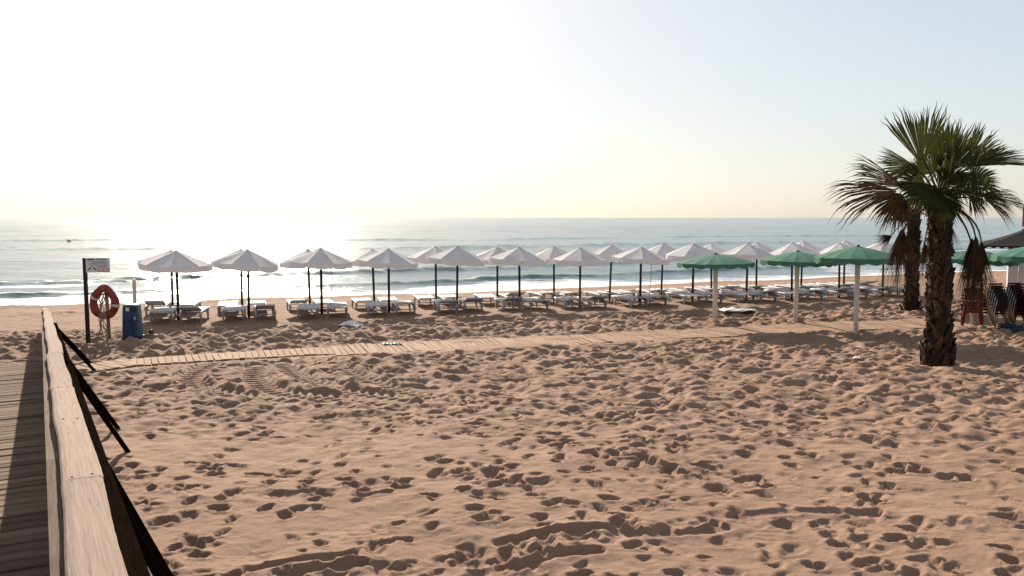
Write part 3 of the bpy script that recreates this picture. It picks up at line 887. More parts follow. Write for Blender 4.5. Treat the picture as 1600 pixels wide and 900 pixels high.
for i, (px, py, ty, lab) in enumerate(greens):
    g = ground(px, py)
    ztop = at_depth(px, ty, g.y).z
    r = umbrella('green_umbrella', Vector((g.x, g.y, sand_z(g.x, g.y))), lab, 'umbrella', 'green umbrellas by the palm', green_sets, green_pole_me,
             green_frame_me, green_fin_me, 16, GH, R(random.uniform(0, 25)), Vector((0, 1, 0)), R(random.uniform(-1, 2)), (0, R(random.uniform(-.6, .6))))
    r.scale.z = (ztop - r.location.z) / GH

# ------------------------------------------------------------------ sign post
p = ground(138, 537); p.z = sand_z(p.x, p.y)
root = empty('sign_post', p, R(8)); tag(root, 'small white notice board on a dark post beside the life ring', 'sign')
top = at_depth(133.5, 403, p.y).z - p.z
m = MB(); m.box((0, 0, (top - 0.4) / 2), (0.085, 0.085, top + 0.4)); bevel(m.build('post', M['dark_pole'], root), 0.008)
m = MB(); m.box((0.325, -0.055, top - 0.18), (0.56, 0.02, 0.36))
bd_ = m.build('sign_board', M['sign_white'], root)
m = MB()
for (x, z, w_, h_) in ((0.17, .145, .2, .035), (.42, .15, .3, .022)):
    m.box((0.045 + x - 0.05 + .0, -0.0675, top - 0.18 + z), (w_ * .8, 0.004, h_))
m.build('print_mark', M['sign_black'], bd_)
m = MB()
for z, x0, x1 in ((.095, .12, .55), (.065, .2, .5), (.035, .1, .56), (.0, .14, .33), (.0, .37, .53), (-.03, .3, .55), (-.055, .33, .5)):
    m.box(((x0 + x1) / 2, -0.0675, top - 0.18 + z), (x1 - x0, 0.004, 0.012))
m.build('print_mark', M['sign_grey'], bd_)
m = MB()
for x, a in ((.13, -35), (.25, 35)):
    m.box((x, -0.0675, top - 0.18 - .085), (.09, 0.004, .03), Matrix.Rotation(R(a), 3, 'Y'))
m.build('print_mark', M['sign_black'], bd_)
m = MB()
for x in (.385, .52):
    for dx, dz, w_, h_ in ((0, .03, .12, .014), (0, -.03, .12, .014), (-.055, 0, .014, .06), (.055, 0, .014, .06)):
        m.box((x + dx, -0.0675, top - 0.18 - .125 + dz), (w_, 0.004, h_))
m.build('print_mark', M['sign_red'], bd_)

# ------------------------------------------------------------------ life ring on its post
p = ground(169, 530); p.z = sand_z(p.x, p.y)
lr = empty('life_ring_stand', p); tag(lr, 'grey wooden stake that carries the red life ring', 'stake')
zt = at_depth(168, 446, p.y).z - p.z
m = MB(); m.tube([(0.03, 0, -.3), (0.02, 0, .5), (0, 0, zt)], [.05, .045, .05], 10)
m.build('stake', M['grey_wood'], lr, True)
m = MB(); m.box((0, -0.09, zt - .07), (.07, .2, .06)); m.box((0, -.185, zt - .03), (.05, .03, .12)); m.build('hook', M['grey_wood'], lr)
ring = empty('life_ring', p + Vector((0, -0.12, at_depth(169, 473, p.y).z - p.z))); tag(ring, 'faded red life ring with white bands hanging on a stake', 'life ring')
def ring_pts(a):
    r = 0.29
    x = r * math.sin(a); z = r * math.cos(a)
    pk = max(0, math.cos(a)) ** 6
    z += 0.11 * pk; x *= (1 - 0.2 * pk)
    if z < 0: z *= 1.08
    return Vector((x, 0.02 * math.sin(3 * a), z))
m = MB(); n1, n2 = 48, 12; vs = []; 
for i in range(n1):
    a = 2 * math.pi * i / n1; c = ring_pts(a); cn = Vector((math.sin(a), 0, math.cos(a)))
    tr_ = 0.105 + 0.006 * math.sin(5 * a)
    for k in range(n2):
        b = 2 * math.pi * k / n2
        vs.append(c + cn * tr_ * math.cos(b) + Vector((0, 1, 0)) * tr_ * 0.75 * math.sin(b))
m.add(vs, [(i * n2 + k, i * n2 + (k + 1) % n2, ((i + 1) % n1) * n2 + (k + 1) % n2, ((i + 1) % n1) * n2 + k) for i in range(n1) for k in range(n2)])
m.build('ring_body', M['ring_red'], ring, True)
for a0 in (R(100), R(-62), R(190)):
    m = MB(); vs = []; nb = 4
    for i in range(nb):
        a = a0 + R(4) * (i - 1.5); c = ring_pts(a); cn = Vector((math.sin(a), 0, math.cos(a)))
        for k in range(n2):
            b = 2 * math.pi * k / n2
            vs.append(c + cn * .114 * math.cos(b) + Vector((0, 1, 0)) * .087 * math.sin(b))
    m.add(vs, [(i * n2 + k, i * n2 + (k + 1) % n2, (i + 1) * n2 + (k + 1) % n2, (i + 1) * n2 + k) for i in range(nb - 1) for k in range(n2)])
    m.build('band', M['ring_white'], ring, True)
m = MB()
for k in range(7):
    x0 = random.uniform(-.1, .08); pts = [(x0, -.1, -.33)]
    zz = -.33; x = x0
    for q in range(5):
        zz -= random.uniform(.06, .12); x += random.uniform(-.06, .05); pts.append((x, -.1 - random.uniform(0, .05), max(zz, -0.93)))
    m.tube(pts, 0.011, 5)
for k in range(4):     # coil over the middle
    pts = [(math.sin(t * 6.28 + k) * .05 + random.uniform(-.02, .02), -.115, .26 - .60 * t) for t in np.linspace(0, 1, 9)]
    m.tube(pts, .014, 5)
for k in range(3):
    pts = [(.20 * math.sin(t) , -.12, .12 * math.cos(t) - .36 - .05 * k) for t in np.linspace(-1.2, 1.2, 8)]
    m.tube([(q[0] * .55, q[1], q[2]) for q in pts], .013, 5)
m.build('rope', M['rope'], ring, True)

# ------------------------------------------------------------------ blue bin
p = ground(208, 531); p.z = sand_z(p.x, p.y) - 0.01
root = empty('litter_bin', p, R(10)); tag(root, 'blue plastic litter bin with dark opening beside the life ring', 'bin')
def rrect(hx, hy, r, z, n=5):
    pts = []
    for cx_, cy_, a0 in ((hx - r, hy - r, 0), (-hx + r, hy - r, 90), (-hx + r, -hy + r, 180), (hx - r, -hy + r, 270)):
        for k in range(n):
            a = R(a0 + 90 * k / (n - 1)); pts.append((cx_ + r * math.cos(a), cy_ + r * math.sin(a), z))
    return pts
def loft(m, secs):
    n = len(secs[0]); vs = [q for s in secs for q in s]
    fs = [(i * n + k, i * n + (k + 1) % n, (i + 1) * n + (k + 1) % n, (i + 1) * n + k) for i in range(len(secs) - 1) for k in range(n)]
    fs.append(tuple(range(n - 1, -1, -1))); fs.append(tuple((len(secs) - 1) * n + k for k in range(n)))
    m.add(vs, fs); return m
bh = at_depth(208, 475, p.y).z - p.z
loft(MB(), [rrect(.215, .24, .07, .10), rrect(.212, .238, .07, .12), rrect(.20, .225, .07, bh * .55), rrect(.187, .21, .07, bh * .93), rrect(.175, .2, .07, bh * .975), rrect(.135, .16, .07, bh)]).build('body', M['blue'], root, True)
loft(MB(), [rrect(.22, .245, .07, -.03), rrect(.225, .25, .07, .095), rrect(.212, .236, .07, .1)]).build('base', M['black'], root)
m = MB(); m.box((.08, -.208, bh * .87), (.14, .03, .12)); bevel(m.build('opening', M['black'], root), 0.01)
m = MB(); m.box((-.05, -.217, bh * .875), (.08, .006, .09)); m.build('sticker', M['scrap'], root)
m = MB(); m.box((.12, -.228, bh * .62), (.05, .006, .09)); m.build('sticker', M['banner_blue'], root)
m = MB(); m.box((.055, -.237, bh * .42), (.022, .016, .6 * bh), Matrix.Rotation(R(1.5), 3, 'X')); m.build('door_seam', M['black'], root)

# ------------------------------------------------------------------ small things around the beach
m = MB(); m.lathe([(0.001, 0), (.055, 0), (.06, .01), (.06, .10), (.05, .12), (.001, .12)], 12)
p = ground(236, 530); o = m.build('drink_can', M['black'], None, True); o.location = (p.x, p.y, sand_z(p.x, p.y) + .05); o.rotation_euler = (R(80), 0, R(30))
tag(o, 'small black can lying on the sand right of the blue bin', 'can')
p = at_depth(211, 480, 26.0); p.z = sand_z(p.x, 26.0)
m = MB(); m.tube([(0, 0, -.3), (0, 0, at_depth(211, 436, 26).z - p.z)], .055, 10)
o = m.build('short_post', M['ring_white']); o.location = p; tag(o, 'short weathered post standing behind the blue bin', 'post')
b = on_plane(108, 378, SEA_Z)
bo = empty('buoy', b + Vector((0, 0, .1))); tag(bo, 'round orange buoy floating far out on the sea', 'buoy')
m = MB(); m.lathe([(.001, -.3), (.22, -.22), (.33, 0), (.30, .18), (.2, .29), (.001, .34)], 16); m.build('float', M['buoy'], bo, True)
m = MB(); m.lathe([(.001, .46), (.05, .46), (.06, .32), (.09, .30)], 10); m.build('top_ring', M['ring_white'], bo)

def sheet(name, px, py, L, Wd, H, mat, rz, label, cat, seed, curl=1.0):
    p = ground(px, py); r = random.Random(seed)
    n, k_ = 14, 8; vs = []
    ph = [r.uniform(0, 6) for _ in range(6)]
    for i in range(n + 1):
        u = i / n
        for j in range(k_ + 1):
            v = j / k_
            z = H * (math.sin(math.pi * (0.08 + .86 * u)) * curl + (1 - curl) * (.5 + .5 * math.sin(u * 9 + ph[0]) * math.sin(v * 5 + ph[1]))) * (0.35 + .65 * math.sin(math.pi * (.1 + .7 * v)))
            z += 0.03 * math.sin(u * 17 + ph[2] + 3 * v) * math.sin(v * 11 + ph[3])
            edge = 1 + .10 * math.sin(u * 11 + ph[4])
            vs.append(((u - .5) * L, (v - .5) * Wd * edge, max(z, 0.004) + .03))
    m = MB(); m.add(vs, [(i * (k_ + 1) + j, (i + 1) * (k_ + 1) + j, (i + 1) * (k_ + 1) + j + 1, i * (k_ + 1) + j + 1) for i in range(n) for j in range(k_)])
    o = m.build(name, mat, None, True)
    sm = o.modifiers.new('solid', 'SOLIDIFY'); sm.thickness = 0.012
    o.location = (p.x, p.y, sand_z(p.x, p.y)); o.rotation_euler = (0, 0, rz)
    return tag(o, label, cat)
sheet('broken_panel', 547, 511, .66, .45, .16, M['scrap'], R(-14), 'curved pale broken panel lying on the sand left of centre', 'panel', 3)
sheet('plastic_sheet', 1153, 489, 1.15, .7, .11, M['scrap'], R(6), 'crumpled white plastic sheet behind the leftmost green umbrella pole', 'sheet', 5, .45)
sheet('teal_cloth', 612, 538.5, .5, .14, .03, M['teal'], R(-6), 'thin teal scrap of cloth beside the slatted path', 'scrap', 8, .5)
sheet('paper_scrap', 1340, 558, .16, .12, .04, M['scrap'], R(20), 'tiny white scrap of paper left of the big palm base', 'scrap', 9, .5)

# ------------------------------------------------------------------ palms
def bez(p0, p1, p2, n=10):
    return [p0 * (1 - t) ** 2 + p1 * 2 * t * (1 - t) + p2 * t * t for t in [i / n for i in range(n + 1)]]

def frond(root, start, hub, axis, normal, L, spread, nseg, droop, mat, split=0.5, fold=0.5, cup=0.25, seed=0, ctrl=None, pet_r=0.022, limp=0.0):
    r = random.Random(seed)
    inv = Matrix.Translation(-root.location)
    axis = axis.normalized(); normal = (normal - axis * normal.dot(axis)).normalized(); side = axis.cross(normal)
    m = MB(); dlt = spread / nseg
    for i in range(nseg):
        th = -spread + (2 * i + 1) * dlt + r.uniform(-.25, .25) * dlt
        if r.random() < 0.03: continue
        Ls = L * (0.80 + 0.20 * math.cos(th * 0.75)) * r.uniform(0.86, 1.06)
        def pt(ang, rad, lift):
            d = axis * math.cos(ang) + side * math.sin(ang)
            p = hub + d * rad + normal * (lift - cup * rad * math.sin(abs(ang)) ** 2 * 0.5)
            k = max(0.0, rad / L - 0.35)
            p = p + Vector((0, 0, -1)) * (droop * L * k * k * (1 + jit)) 
            p = p + Vector((0, 0, -1)) * (limp * L * max(0, rad / L - split) ** 1.5 * (1 + jit))
            return p
        jit = r.uniform(-.35, .7)
        rows = []
        for f_, wf in ((0.05, 1.1), (split * .5, 1.1), (split, 1.0), (split + (1 - split) * .4, 0.6), (split + (1 - split) * .75, 0.3), (1.0, 0.03)):
            rad = Ls * f_
            wd_ = dlt * min(1.0, 1.0) * wf * (1 if f_ <= split else split / f_)
            tw = r.uniform(-.02, .02) * (f_ > split)
            rows.append([pt(th - wd_ + tw, rad, 0), pt(th + tw, rad, fold * dlt * rad * (1 if f_ <= split else split / f_) * wf), pt(th + wd_ + tw, rad, 0)])
        vs = [q for rw in rows for q in rw]
        m.add(vs, [(3 * a + b, 3 * a + b + 1, 3 * a + b + 4, 3 * a + b + 3) for a in range(len(rows) - 1) for b in (0, 1)])
    f = m.build('frond', mat, root, mw=inv)
    if ctrl is None: ctrl = (start + hub) / 2 + Vector((0, 0, .25 * (hub - start).length))
    pts = bez(start, ctrl, hub + axis * L * .12, 8)
    mp = MB(); mp.tube([q for q in pts], [pet_r * (1.25 - .6 * i / 8) for i in range(9)], 6)
    mp.build('petiole', M['petiole'] if mat is M['leaf'] else M['stub'], f, True)
    return f

def trunk(root, H, r0, r1, r2, lean, seed, nstub, flare_h=0.7):
    r = random.Random(seed); m = MB(); vs = []; nr, ns = 46, 28
    def rad(z):
        if z < flare_h: return r0 + (r1 - r0) * (z / flare_h) ** 0.6
        return r1 + (r2 - r1) * (z - flare_h) / (H - flare_h)
    def cen(z): return Vector((lean[0] * z / H, lean[1] * z / H, 0))
    for i in range(nr + 1):
        z = -0.15 + (H + .15) * i / nr
        for k in range(ns):
            a = 2 * math.pi * k / ns
            rr = rad(max(z, 0)) * (0.9 + .07 * math.sin(a * 3 + z * 5) + .05 * math.sin(a * 7 - z * 9) + r.uniform(-.03, .03))
            c = cen(z); vs.append((c.x + rr * math.cos(a), c.y + rr * math.sin(a), z))
    m.add(vs, [(i * ns + k, i * ns + (k + 1) % ns, (i + 1) * ns + (k + 1) % ns, (i + 1) * ns + k) for i in range(nr) for k in range(ns)])
    t = m.build('trunk', M['trunk'], root, True)
    # old leaf bases wrapped round the trunk in a spiral
    ms = [MB(), MB()]
    for i in range(nstub):
        z = H * (i + .5) / nstub * 1.0; a = i * 2.39996 + r.uniform(-.2, .2)
        o_ = Vector((math.cos(a), math.sin(a), 0)); tn = Vector((-math.sin(a), math.cos(a), 0))
        c = cen(z) + o_ * rad(z) * .90 + Vector((0, 0, z))
        ln = r.uniform(.16, .34); out = r.uniform(.03, .10) * (1.2 if z < flare_h * 1.2 else 1)
        sk = r.uniform(-.5, .5)
        wd_ = r.uniform(.05, .10); up = Vector((0, 0, 1)) * r.choice([1, 1, 1, -.7])
        tip = c + up * ln + o_ * out + tn * sk * ln
        th_ = o_ * .03
        vs = [c - tn * wd_ + th_, c + tn * wd_ + th_, c + tn * wd_ - th_, c - tn * wd_ - th_, tip - tn * wd_ * .35 + th_ * .5, tip + tn * wd_ * .35 + th_ * .5, tip + tn * wd_ * .35 - th_ * .5, tip - tn * wd_ * .35 - th_ * .5]
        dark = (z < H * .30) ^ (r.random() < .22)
        ms[1 if dark else 0].add(vs, [(3, 2, 1, 0), (4, 5, 6, 7), (0, 1, 5, 4), (1, 2, 6, 5), (2, 3, 7, 6), (3, 0, 4, 7)])
        if r.random() < .5:      # shaggy fibres
            for q in range(3):
                b0 = c + tn * r.uniform(-.08, .08); b1 = b0 + Vector((0, 0, r.uniform(-.18, .12))) + o_ * r.uniform(.03, .12) + tn * r.uniform(-.12, .12)
                ms[0].tube([b0, b1], [.008, .003], 3)
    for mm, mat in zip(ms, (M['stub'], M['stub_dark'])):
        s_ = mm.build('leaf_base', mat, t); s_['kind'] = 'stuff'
    return t

# --- big palm
base = ground(1465, 566); base.z = sand_z(base.x, base.y)
PY = base.y
palm = empty('palm_tree', base); tag(palm, 'big shaggy fan palm standing nearest on the right', 'palm tree')
HT = at_depth(1470, 318, PY).z - base.z
topw = at_depth(1470, 318, PY)
trunk(palm, HT, .36, .22, .175, (topw.x - base.x, 0), 3, 260)
C = lambda px, py, dy=0.0: at_depth(px, py, PY + dy)
TOWARD = Vector((-.45, -.9, .15))
crown = C(1468, 305)
def F(hub, tip, normal, spread, mat, droop=.25, nseg=34, limp=0.0, split=.74, cup=.25, seed=0, hd=0, td=0, scale=1.0, fold=.5, ctrl=None, start=None):
    h = C(*hub, hd); t = C(*tip, td)
    frond(palm, start or crown + Vector((random.uniform(-.08, .08), random.uniform(-.08, .08), random.uniform(-.1, .05))), h, t - h, Vector(normal), (t - h).length * scale, R(spread), nseg, droop, mat, split, fold, cup, seed, ctrl, limp=limp)
G, O_, D_ = M['leaf'], M['leaf_old'], M['leaf_dead']
F((1441, 258), (1431, 160), TOWARD, 33, G, .03, 30, seed=1, hd=-.35, td=-.3)
F((1481, 270), (1526, 192), (.1, -1, .2), 43, G, .08, 32, seed=2, hd=-.5, td=-.4)
F((1462, 262), (1472, 190), (.2, -1, .2), 38, G, .1, 28, seed=3, hd=.4, td=.6)
F((1434, 262), (1368, 252), (.1, -.8, .5), 38, G, .15, 28, seed=4, hd=.1, td=.1)
F((1525, 256), (1606, 232), (0, -.6, 1), 30, G, .15, 26, seed=5, hd=.2, td=.3)
F((1508, 262), (1568, 208), (.2, -1, .3), 32, G, .15, 26, seed=6, hd=.5, td=.8)
F((1414, 292), (1322, 248), (-.1, -.75, .8), 30, O_, .3, 32, .2, seed=7, hd=-.3, td=-.4)
F((1405, 298), (1292, 296), (0, -.75, .8), 26, O_, .45, 30, .25, seed=8, hd=-.5, td=-.7)
F((1412, 303), (1362, 335), (-.2, -.8, .6), 55, O_, .4, 34, .6, seed=9, hd=-.2, td=-.3)
F((1526, 306), (1612, 302), (0, -.6, .9), 27, O_, .5, 28, .4, seed=10, hd=-.1, td=-.2)
F((1515, 305), (1545, 332), (.2, -.8, .6), 60, O_, .4, 30, .7, seed=11, hd=.1, td=.0)
F((1521, 268), (1530, 312), (.2, -1, .3), 85, G, .3, 30, .5, seed=12, hd=-.5, td=-.75)
F((1472, 318), (1505, 300), (.1, -1, .6), 70, G, .3, 30, .2, seed=13, hd=-.5, td=-.9)
F((1456, 290), (1440, 325), (-.1, -1, .5), 80, G, .3, 32, .4, seed=15, hd=-.55, td=-1.0)
F((1480, 285), (1490, 240), (.1, -.7, .6), 70, G, .2, 32, seed=16, hd=-.5, td=-1.0)
F((1470, 270), (1480, 225), (0, .6, .8), 65, G, .4, 32, .1, seed=19, hd=.8, td=1.5)
F((1445, 280), (1425, 235), (0, .7, .8), 65, G, .4, 32, .1, seed=20, hd=.7, td=1.3)
F((1500, 275), (1530, 232), (0, .7, .8), 65, G, .4, 32, .1, seed=21, hd=.7, td=1.3)
F((1478, 290), (1512, 262), (.2, -1, .4), 75, G, .2, 36, seed=23, hd=-.3, td=-.7)
F((1468, 300), (1470, 345), (0, -1, .3), 85, G, .2, 36, .3, seed=25, hd=-.35, td=-.8)
F((1412, 306), (1378, 340), (-.2, -.9, .4), 60, O_, .3, 36, .5, seed=28, hd=0, td=-.1)
F((1535, 308), (1590, 318), (.1, -.8, .6), 45, O_, .5, 34, .5, seed=29, hd=.1, td=.1)
F((1520, 285), (1560, 262), (.1, -.8, .6), 60, G, .3, 34, .2, seed=30, hd=.0, td=.0)
F((1448, 290), (1398, 268), (-.2, -.9, .5), 60, G, .25, 34, .1, seed=33, hd=-.15, td=-.3)
F((1458, 272), (1440, 236), (-.2, -1, .3), 65, G, .15, 30, seed=34, hd=.1, td=.1)
# thin young spears
for k, (tx, ty) in enumerate(((1478, 190), (1452, 205), (1497, 205))):
    F((1469 + 3 * k, 268), (tx, ty), TOWARD, 9, G, .02, 9, seed=40 + k, hd=-.1, td=-.1)
# small fresh leaves stripping the crown base
for k in range(12):
    a = 2 * math.pi * k / 12 + .2
    s0 = crown + Vector((math.cos(a) * .2, math.sin(a) * .2, -.15)); h = s0 + Vector((math.cos(a) * .35, math.sin(a) * .35, random.uniform(-.05, .35)))
    frond(palm, s0, h, Vector((math.cos(a), math.sin(a), random.uniform(-.5, .6))), Vector((0, 0, 1)) + Vector((math.cos(a), math.sin(a), 0)) * .3, random.uniform(.45, .7), R(60), 22, .5, G if k % 3 else O_, seed=60 + k, limp=.5)
# dead fronds hanging on bent stalks
def dead(ctrl_px, hub_px, tip_px, spread, seed, dy, nseg=26, tree=palm, cr=None, mat=D_, P=None):
    c_ = at_depth(*ctrl_px, (P or PY) + dy * .7); h = at_depth(*hub_px, (P or PY) + dy); t = at_depth(*tip_px, (P or PY) + dy)
    for q in range(3):
        frond(tree, cr or crown + Vector((0, 0, -.12)), h, t - h, Vector((.3 - .6 * q, -1 + 1.2 * q, 0)), (t - h).length * (1 - .1 * q), R(spread), nseg, .0, mat, .35, 1.5, -1.2, seed + q * 50, c_, .018)
dead((1415, 338), (1410, 354), (1400, 478), 27, 71, -.55, 38)
dead((1525, 330), (1525, 364), (1521, 505), 20, 72, -.5, 34)
dead((1505, 330), (1519, 368), (1512, 490), 22, 73, -.35, 34)
dead((1535, 335), (1533, 372), (1536, 492), 18, 77, -.3, 30)
dead((1490, 330), (1482, 345), (1487, 402), 24, 74, -.35)
dead((1452, 330), (1445, 372), (1441, 450), 13, 75, -.4)
# --- palm behind
base2 = ground(1424, 489); base2.z = sand_z(base2.x, base2.y)
palm2 = empty('palm_tree', base2); tag(palm2, 'smaller fan palm half hidden behind the big palm', 'palm tree')
H2 = at_depth(1428, 335, base2.y).z - base2.z
trunk(palm2, H2, .30, .18, .14, (at_depth(1428, 335, base2.y).x - base2.x, 0), 9, 150, .5)
cr2 = at_depth(1428, 332, base2.y)
for k in range(16):
    a = 2 * math.pi * k / 16 + .1; el = random.uniform(-.3, .9)
    dv = Vector((math.cos(a), math.sin(a), el)); h = cr2 + dv * random.uniform(.35, .6)
    frond(palm2, cr2, h, dv, Vector((0, 0, 1)) - dv * .2 + Vector((0, -.4, 0)), random.uniform(.6, .85), R(62), 26, .5, G if k % 4 else O_, seed=90 + k, limp=.4)
dead((1402, 355), (1394, 368), (1364, 384), 34, 81, -.2, 24, palm2, cr2, D_, base2.y)
dead((1438, 345), (1436, 352), (1432, 395), 22, 82, -.35, 22, palm2, cr2, D_, base2.y)
dead((1420, 345), (1420, 352), (1424, 395), 22, 83, -.35, 22, palm2, cr2, D_, base2.y)

# ------------------------------------------------------------------ kiosk with dark scalloped roof
KY = 28.0
ke = at_depth(1533, 384, KY - .95); kw = at_depth(1578, 410, KY)
kz = sand_z(kw.x, KY)
KR = -R(30)
kiosk = empty('beach_kiosk', (kw.x, KY, kz), KR); tag(kiosk, 'white panelled kiosk with dark scalloped roof at the right edge', 'kiosk')
WL = 3.0; eave = ke.z - kz; kl = Matrix.Rotation(-KR, 3, 'Z') @ (ke - Vector((kw.x, KY, kz))); ov = -kl.x
for k in range(10):
    m = MB(); m.box((.1 + k * .3, 0.9 if False else 0, (eave + .05) / 2 - .05), (.285, .05 + .02 * (k % 2), eave + .15)); bevel(m.build('wall_panel', M['kiosk'], kiosk), .01)
for k in range(9):
    m = MB(); m.box((0, .17 + k * .3, (eave + .05) / 2 - .05), (.05 + .02 * (k % 2), .285, eave + .15)); bevel(m.build('wall_panel', M['kiosk'], kiosk), .01)
apex = Matrix.Rotation(-KR, 3, 'Z') @ (at_depth(1650, 336, KY + .6) - Vector((kw.x, KY, kz)))
cs = [Vector((-ov, kl.y, eave)), Vector((WL + ov, kl.y, eave)), Vector((WL + ov, 2.8 + ov, eave)), Vector((-ov, 2.8 + ov, eave))]
for k in range(4):
    a, b = cs[k], cs[(k + 1) % 4]; m = MB(); vs = []; n1, n2 = 8, 40
    for i in range(n1 + 1):
        t = i / n1
        for j in range(n2 + 1):
            q = a * (1 - j / n2) + b * (j / n2); q = q * (1 - t) + apex * t; q = q - Vector((0, 0, .10 * math.sin(math.pi * t) ))
            vs.append(q)
    for j in range(n2 + 1):
        q = a * (1 - j / n2) + b * (j / n2); vs.append(q - Vector((0, 0, .03 + .055 * abs(math.sin(j * math.pi / 2.0)))))
    fs = [(i * (n2 + 1) + j, i * (n2 + 1) + j + 1, (i + 1) * (n2 + 1) + j + 1, (i + 1) * (n2 + 1) + j) for i in range(n1) for j in range(n2)]
    o = (n1 + 1) * (n2 + 1); fs += [(o + j, o + j + 1, j + 1, j) for j in range(n2)]
    m.add(vs, fs); m.build('roof_panel', M['dark_cloth'], kiosk)
fb = at_depth(1600, 362, KY + .3)
fl = empty('flag', (fb.x, fb.y, fb.z - .25)); tag(fl, 'red and blue banner above the dark kiosk roof', 'banner')
ft = at_depth(1600, 322, KY + .3).z - fb.z + .25
m = MB(); m.tube([(.35, 0, -.8), (.35, 0, ft + .1)], .02, 8); m.build('flagpole', M['alu'], fl, True)
m = MB(); m.box((.13, 0, .25 + (ft - .25) / 2 + .09), (.42, .012, ft - .25 - .16)); m.build('banner_cloth', M['banner'], fl)
m = MB(); m.box((.13, 0, .25), (.42, .012, .2)); m.build('banner_hem', M['banner_blue'], fl)

# ------------------------------------------------------------------ stacked chairs
def metal_chair_meshes():
    D = {}
    for nm, sx in (('l', -1), ('r', 1)):
        m = MB(); m.tube([(sx * .27, -.26, 0), (sx * .27, -.25, .4), (sx * .27, -.24, .60), (sx * .27, -.21, .655), (sx * .27, -.14, .67), (sx * .27, .1, .66), (sx * .26, .2, .64)], .0155, 8)
        D['f' + nm] = m.mesh('front_leg', M['alu'], True)
        m = MB(); m.tube([(sx * .24, .30, 0), (sx * .24, .22, .43), (sx * .24, .27, .70), (sx * .23, .30, .86)], .0155, 8)
        D['b' + nm] = m.mesh('back_leg', M['alu'], True)
    m = MB()
    for k in range(6): m.box((0, -.22 + .08 * k, .435 - .004 * k), (.48, .065, .015))
    D['seat'] = m.mesh('seat', M['slat_dark'])
    m = MB()
    for k in range(6): m.box((0, .245 + .012 * k, .52 + .062 * k), (.47, .015, .048))
    D['back'] = m.mesh('backrest', M['slat_dark'])
    return D
CD = metal_chair_meshes()
def chair_stack(px, py, rz, n, lab_stack):
    p = ground(px, py); z = sand_z(p.x, p.y)
    f = Vector((math.sin(rz), -math.cos(rz), 0))
    for k in range(n):
        root = empty('stacking_chair', Vector((p.x, p.y, z + k * .085)) + f * .055 * k, rz)
        pos = 'lowest' if k == 0 else ('topmost' if k == n - 1 else ORD[k] + ' from the bottom')
        tag(root, f'dark slatted aluminium armchair, {pos} in the {lab_stack}', 'chair', 'stacked slatted chairs')
        for a, b in (('front_leg', 'fl'), ('front_leg', 'fr'), ('back_leg', 'bl'), ('back_leg', 'br'), ('seat', 'seat'), ('backrest', 'back')): put(a, CD[b], root)
chair_stack(1551, 514, R(-160), 6, 'left slatted stack')
chair_stack(1580, 511, R(-160), 6, 'right slatted stack')

def red_chair_meshes():
    D = {}
    m = MB(); vs = []
    for i in range(7):
        y = -.23 + .46 * i / 6
        for j in range(7):
            x = -.23 + .46 * j / 6; vs.append((x, y, .43 - .02 * math.cos(x * 5) - .015 * (y < -.2)))
    for i in range(7):
        y = -.23 + .46 * i / 6
        for j in range(7):
            x = -.23 + .46 * j / 6; vs.append((x, y, .40))
    g = [(i * 7 + j, i * 7 + j + 1, (i + 1) * 7 + j + 1, (i + 1) * 7 + j) for i in range(6) for j in range(6)]
    m.add(vs, g + [tuple(49 + q for q in reversed(f)) for f in g] + [(j + 1, j, 49 + j, 50 + j) for j in range(6)] + [(42 + j, 43 + j, 92 + j, 91 + j) for j in range(6)])
    D['seat'] = m.mesh('seat', M['red_plastic'], True)
    m = MB()
    for k in range(5): m.box((-.18 + .09 * k, .25, .62), (.06, .022, .36), Matrix.Rotation(R(-10), 3, 'X'))
    m.box((0, .285, .82), (.46, .03, .09), Matrix.Rotation(R(-10), 3, 'X')); m.box((0, .215, .44), (.46, .03, .06))
    D['back'] = m.mesh('backrest', M['red_plastic'])
    m = MB(); m.tube([(0, 0, .43), (.02, -.02, .2), (.05, -.05, 0)], [.042, .034, .026], 6); D['leg'] = m.mesh('leg', M['red_plastic'], True)
    m = MB(); m.tube([(0, -.22, .42), (.02, -.21, .62), (.02, -.15, .66), (.02, .1, .66), (0, .27, .64)], .024, 6); D['arm'] = m.mesh('arm_rest', M['red_plastic'], True)
    return D
RD = red_chair_meshes()
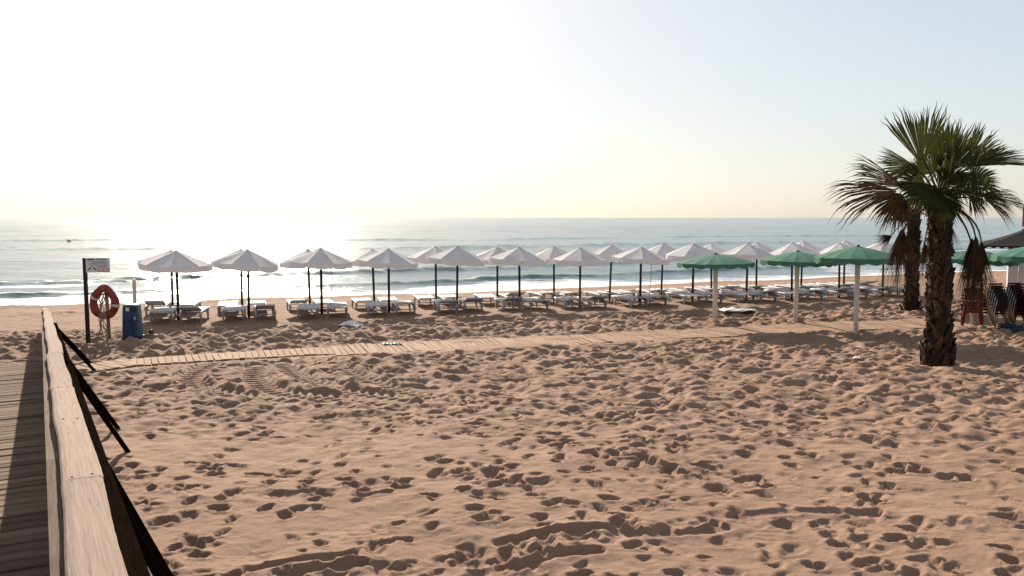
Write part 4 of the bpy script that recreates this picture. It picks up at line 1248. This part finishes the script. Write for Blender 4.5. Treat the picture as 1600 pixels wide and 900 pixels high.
def red_stack(px, py, rz, n, dz, where):
    p = ground(px, py); z = sand_z(p.x, p.y)
    for k in range(n):
        root = empty('plastic_chair', Vector((p.x, p.y, z + k * dz)), rz)
        pos = 'lowest' if k == 0 else ('topmost' if k == n - 1 else ORD[k] + ' from the bottom')
        tag(root, f'red plastic chair, {pos} in the red stack {where}', 'chair', 'stacked red chairs')
        put('seat', RD['seat'], root); put('backrest', RD['back'], root)
        for sx in (-1, 1):
            mir = Matrix.Diagonal((sx, 1, 1, 1))
            put('arm_rest', RD['arm'], root, Matrix.Translation((sx * .25, 0, 0)) @ mir)
            for sy in (-1, 1):
                put('leg', RD['leg'], root, Matrix.Translation((sx * .20, sy * .2, 0)) @ Matrix.Diagonal((sx, -sy, 1, 1)))
red_stack(1518, 512, R(155), 4, .085, 'behind the hanging dead frond')
red_stack(1604, 514, R(-70), 8, .085, 'at the right edge')

# blue crates on the sand
def crate(px, py, rz, label):
    p = ground(px, py); root = empty('crate', (p.x, p.y, sand_z(p.x, p.y)), rz); tag(root, label, 'crate', 'blue crates by the stacked chairs')
    m = MB(); m.box((0, 0, .015), (.36, .26, .02)); m.build('bottom', M['dark_blue'], root)
    for nm, c, s_ in (('x', (.18, 0), (.015, .26)), ('x', (-.18, 0), (.015, .26)), ('y', (0, .13), (.375, .015)), ('y', (0, -.13), (.375, .015))):
        m = MB()
        for z in (.05, .11, .17): m.box((c[0], c[1], z), (s_[0], s_[1], .042))
        m.box((c[0], c[1], .11), (s_[0] * .8 if s_[0] < .1 else .03, s_[1] * .8 if s_[1] < .1 else .03, .16))
        m.build('side', M['dark_blue'], root)
crate(1573, 516, R(20), 'dark blue crate on the sand in front of the slatted chairs')
crate(1590, 518, R(-10), 'dark blue crate beside the red stack at the right edge')
print('t_end', t_end, 'B_R', B_R, 'deck', B_D, 'front0', FRONT[0], FRONT[-1], 'shore', [round(float(shore_y(x)), 1) for x in (-23, 0, 22, 37)], [(round(a, 1), round(b, 1)) for a, b in zip(SHX, SHY)])
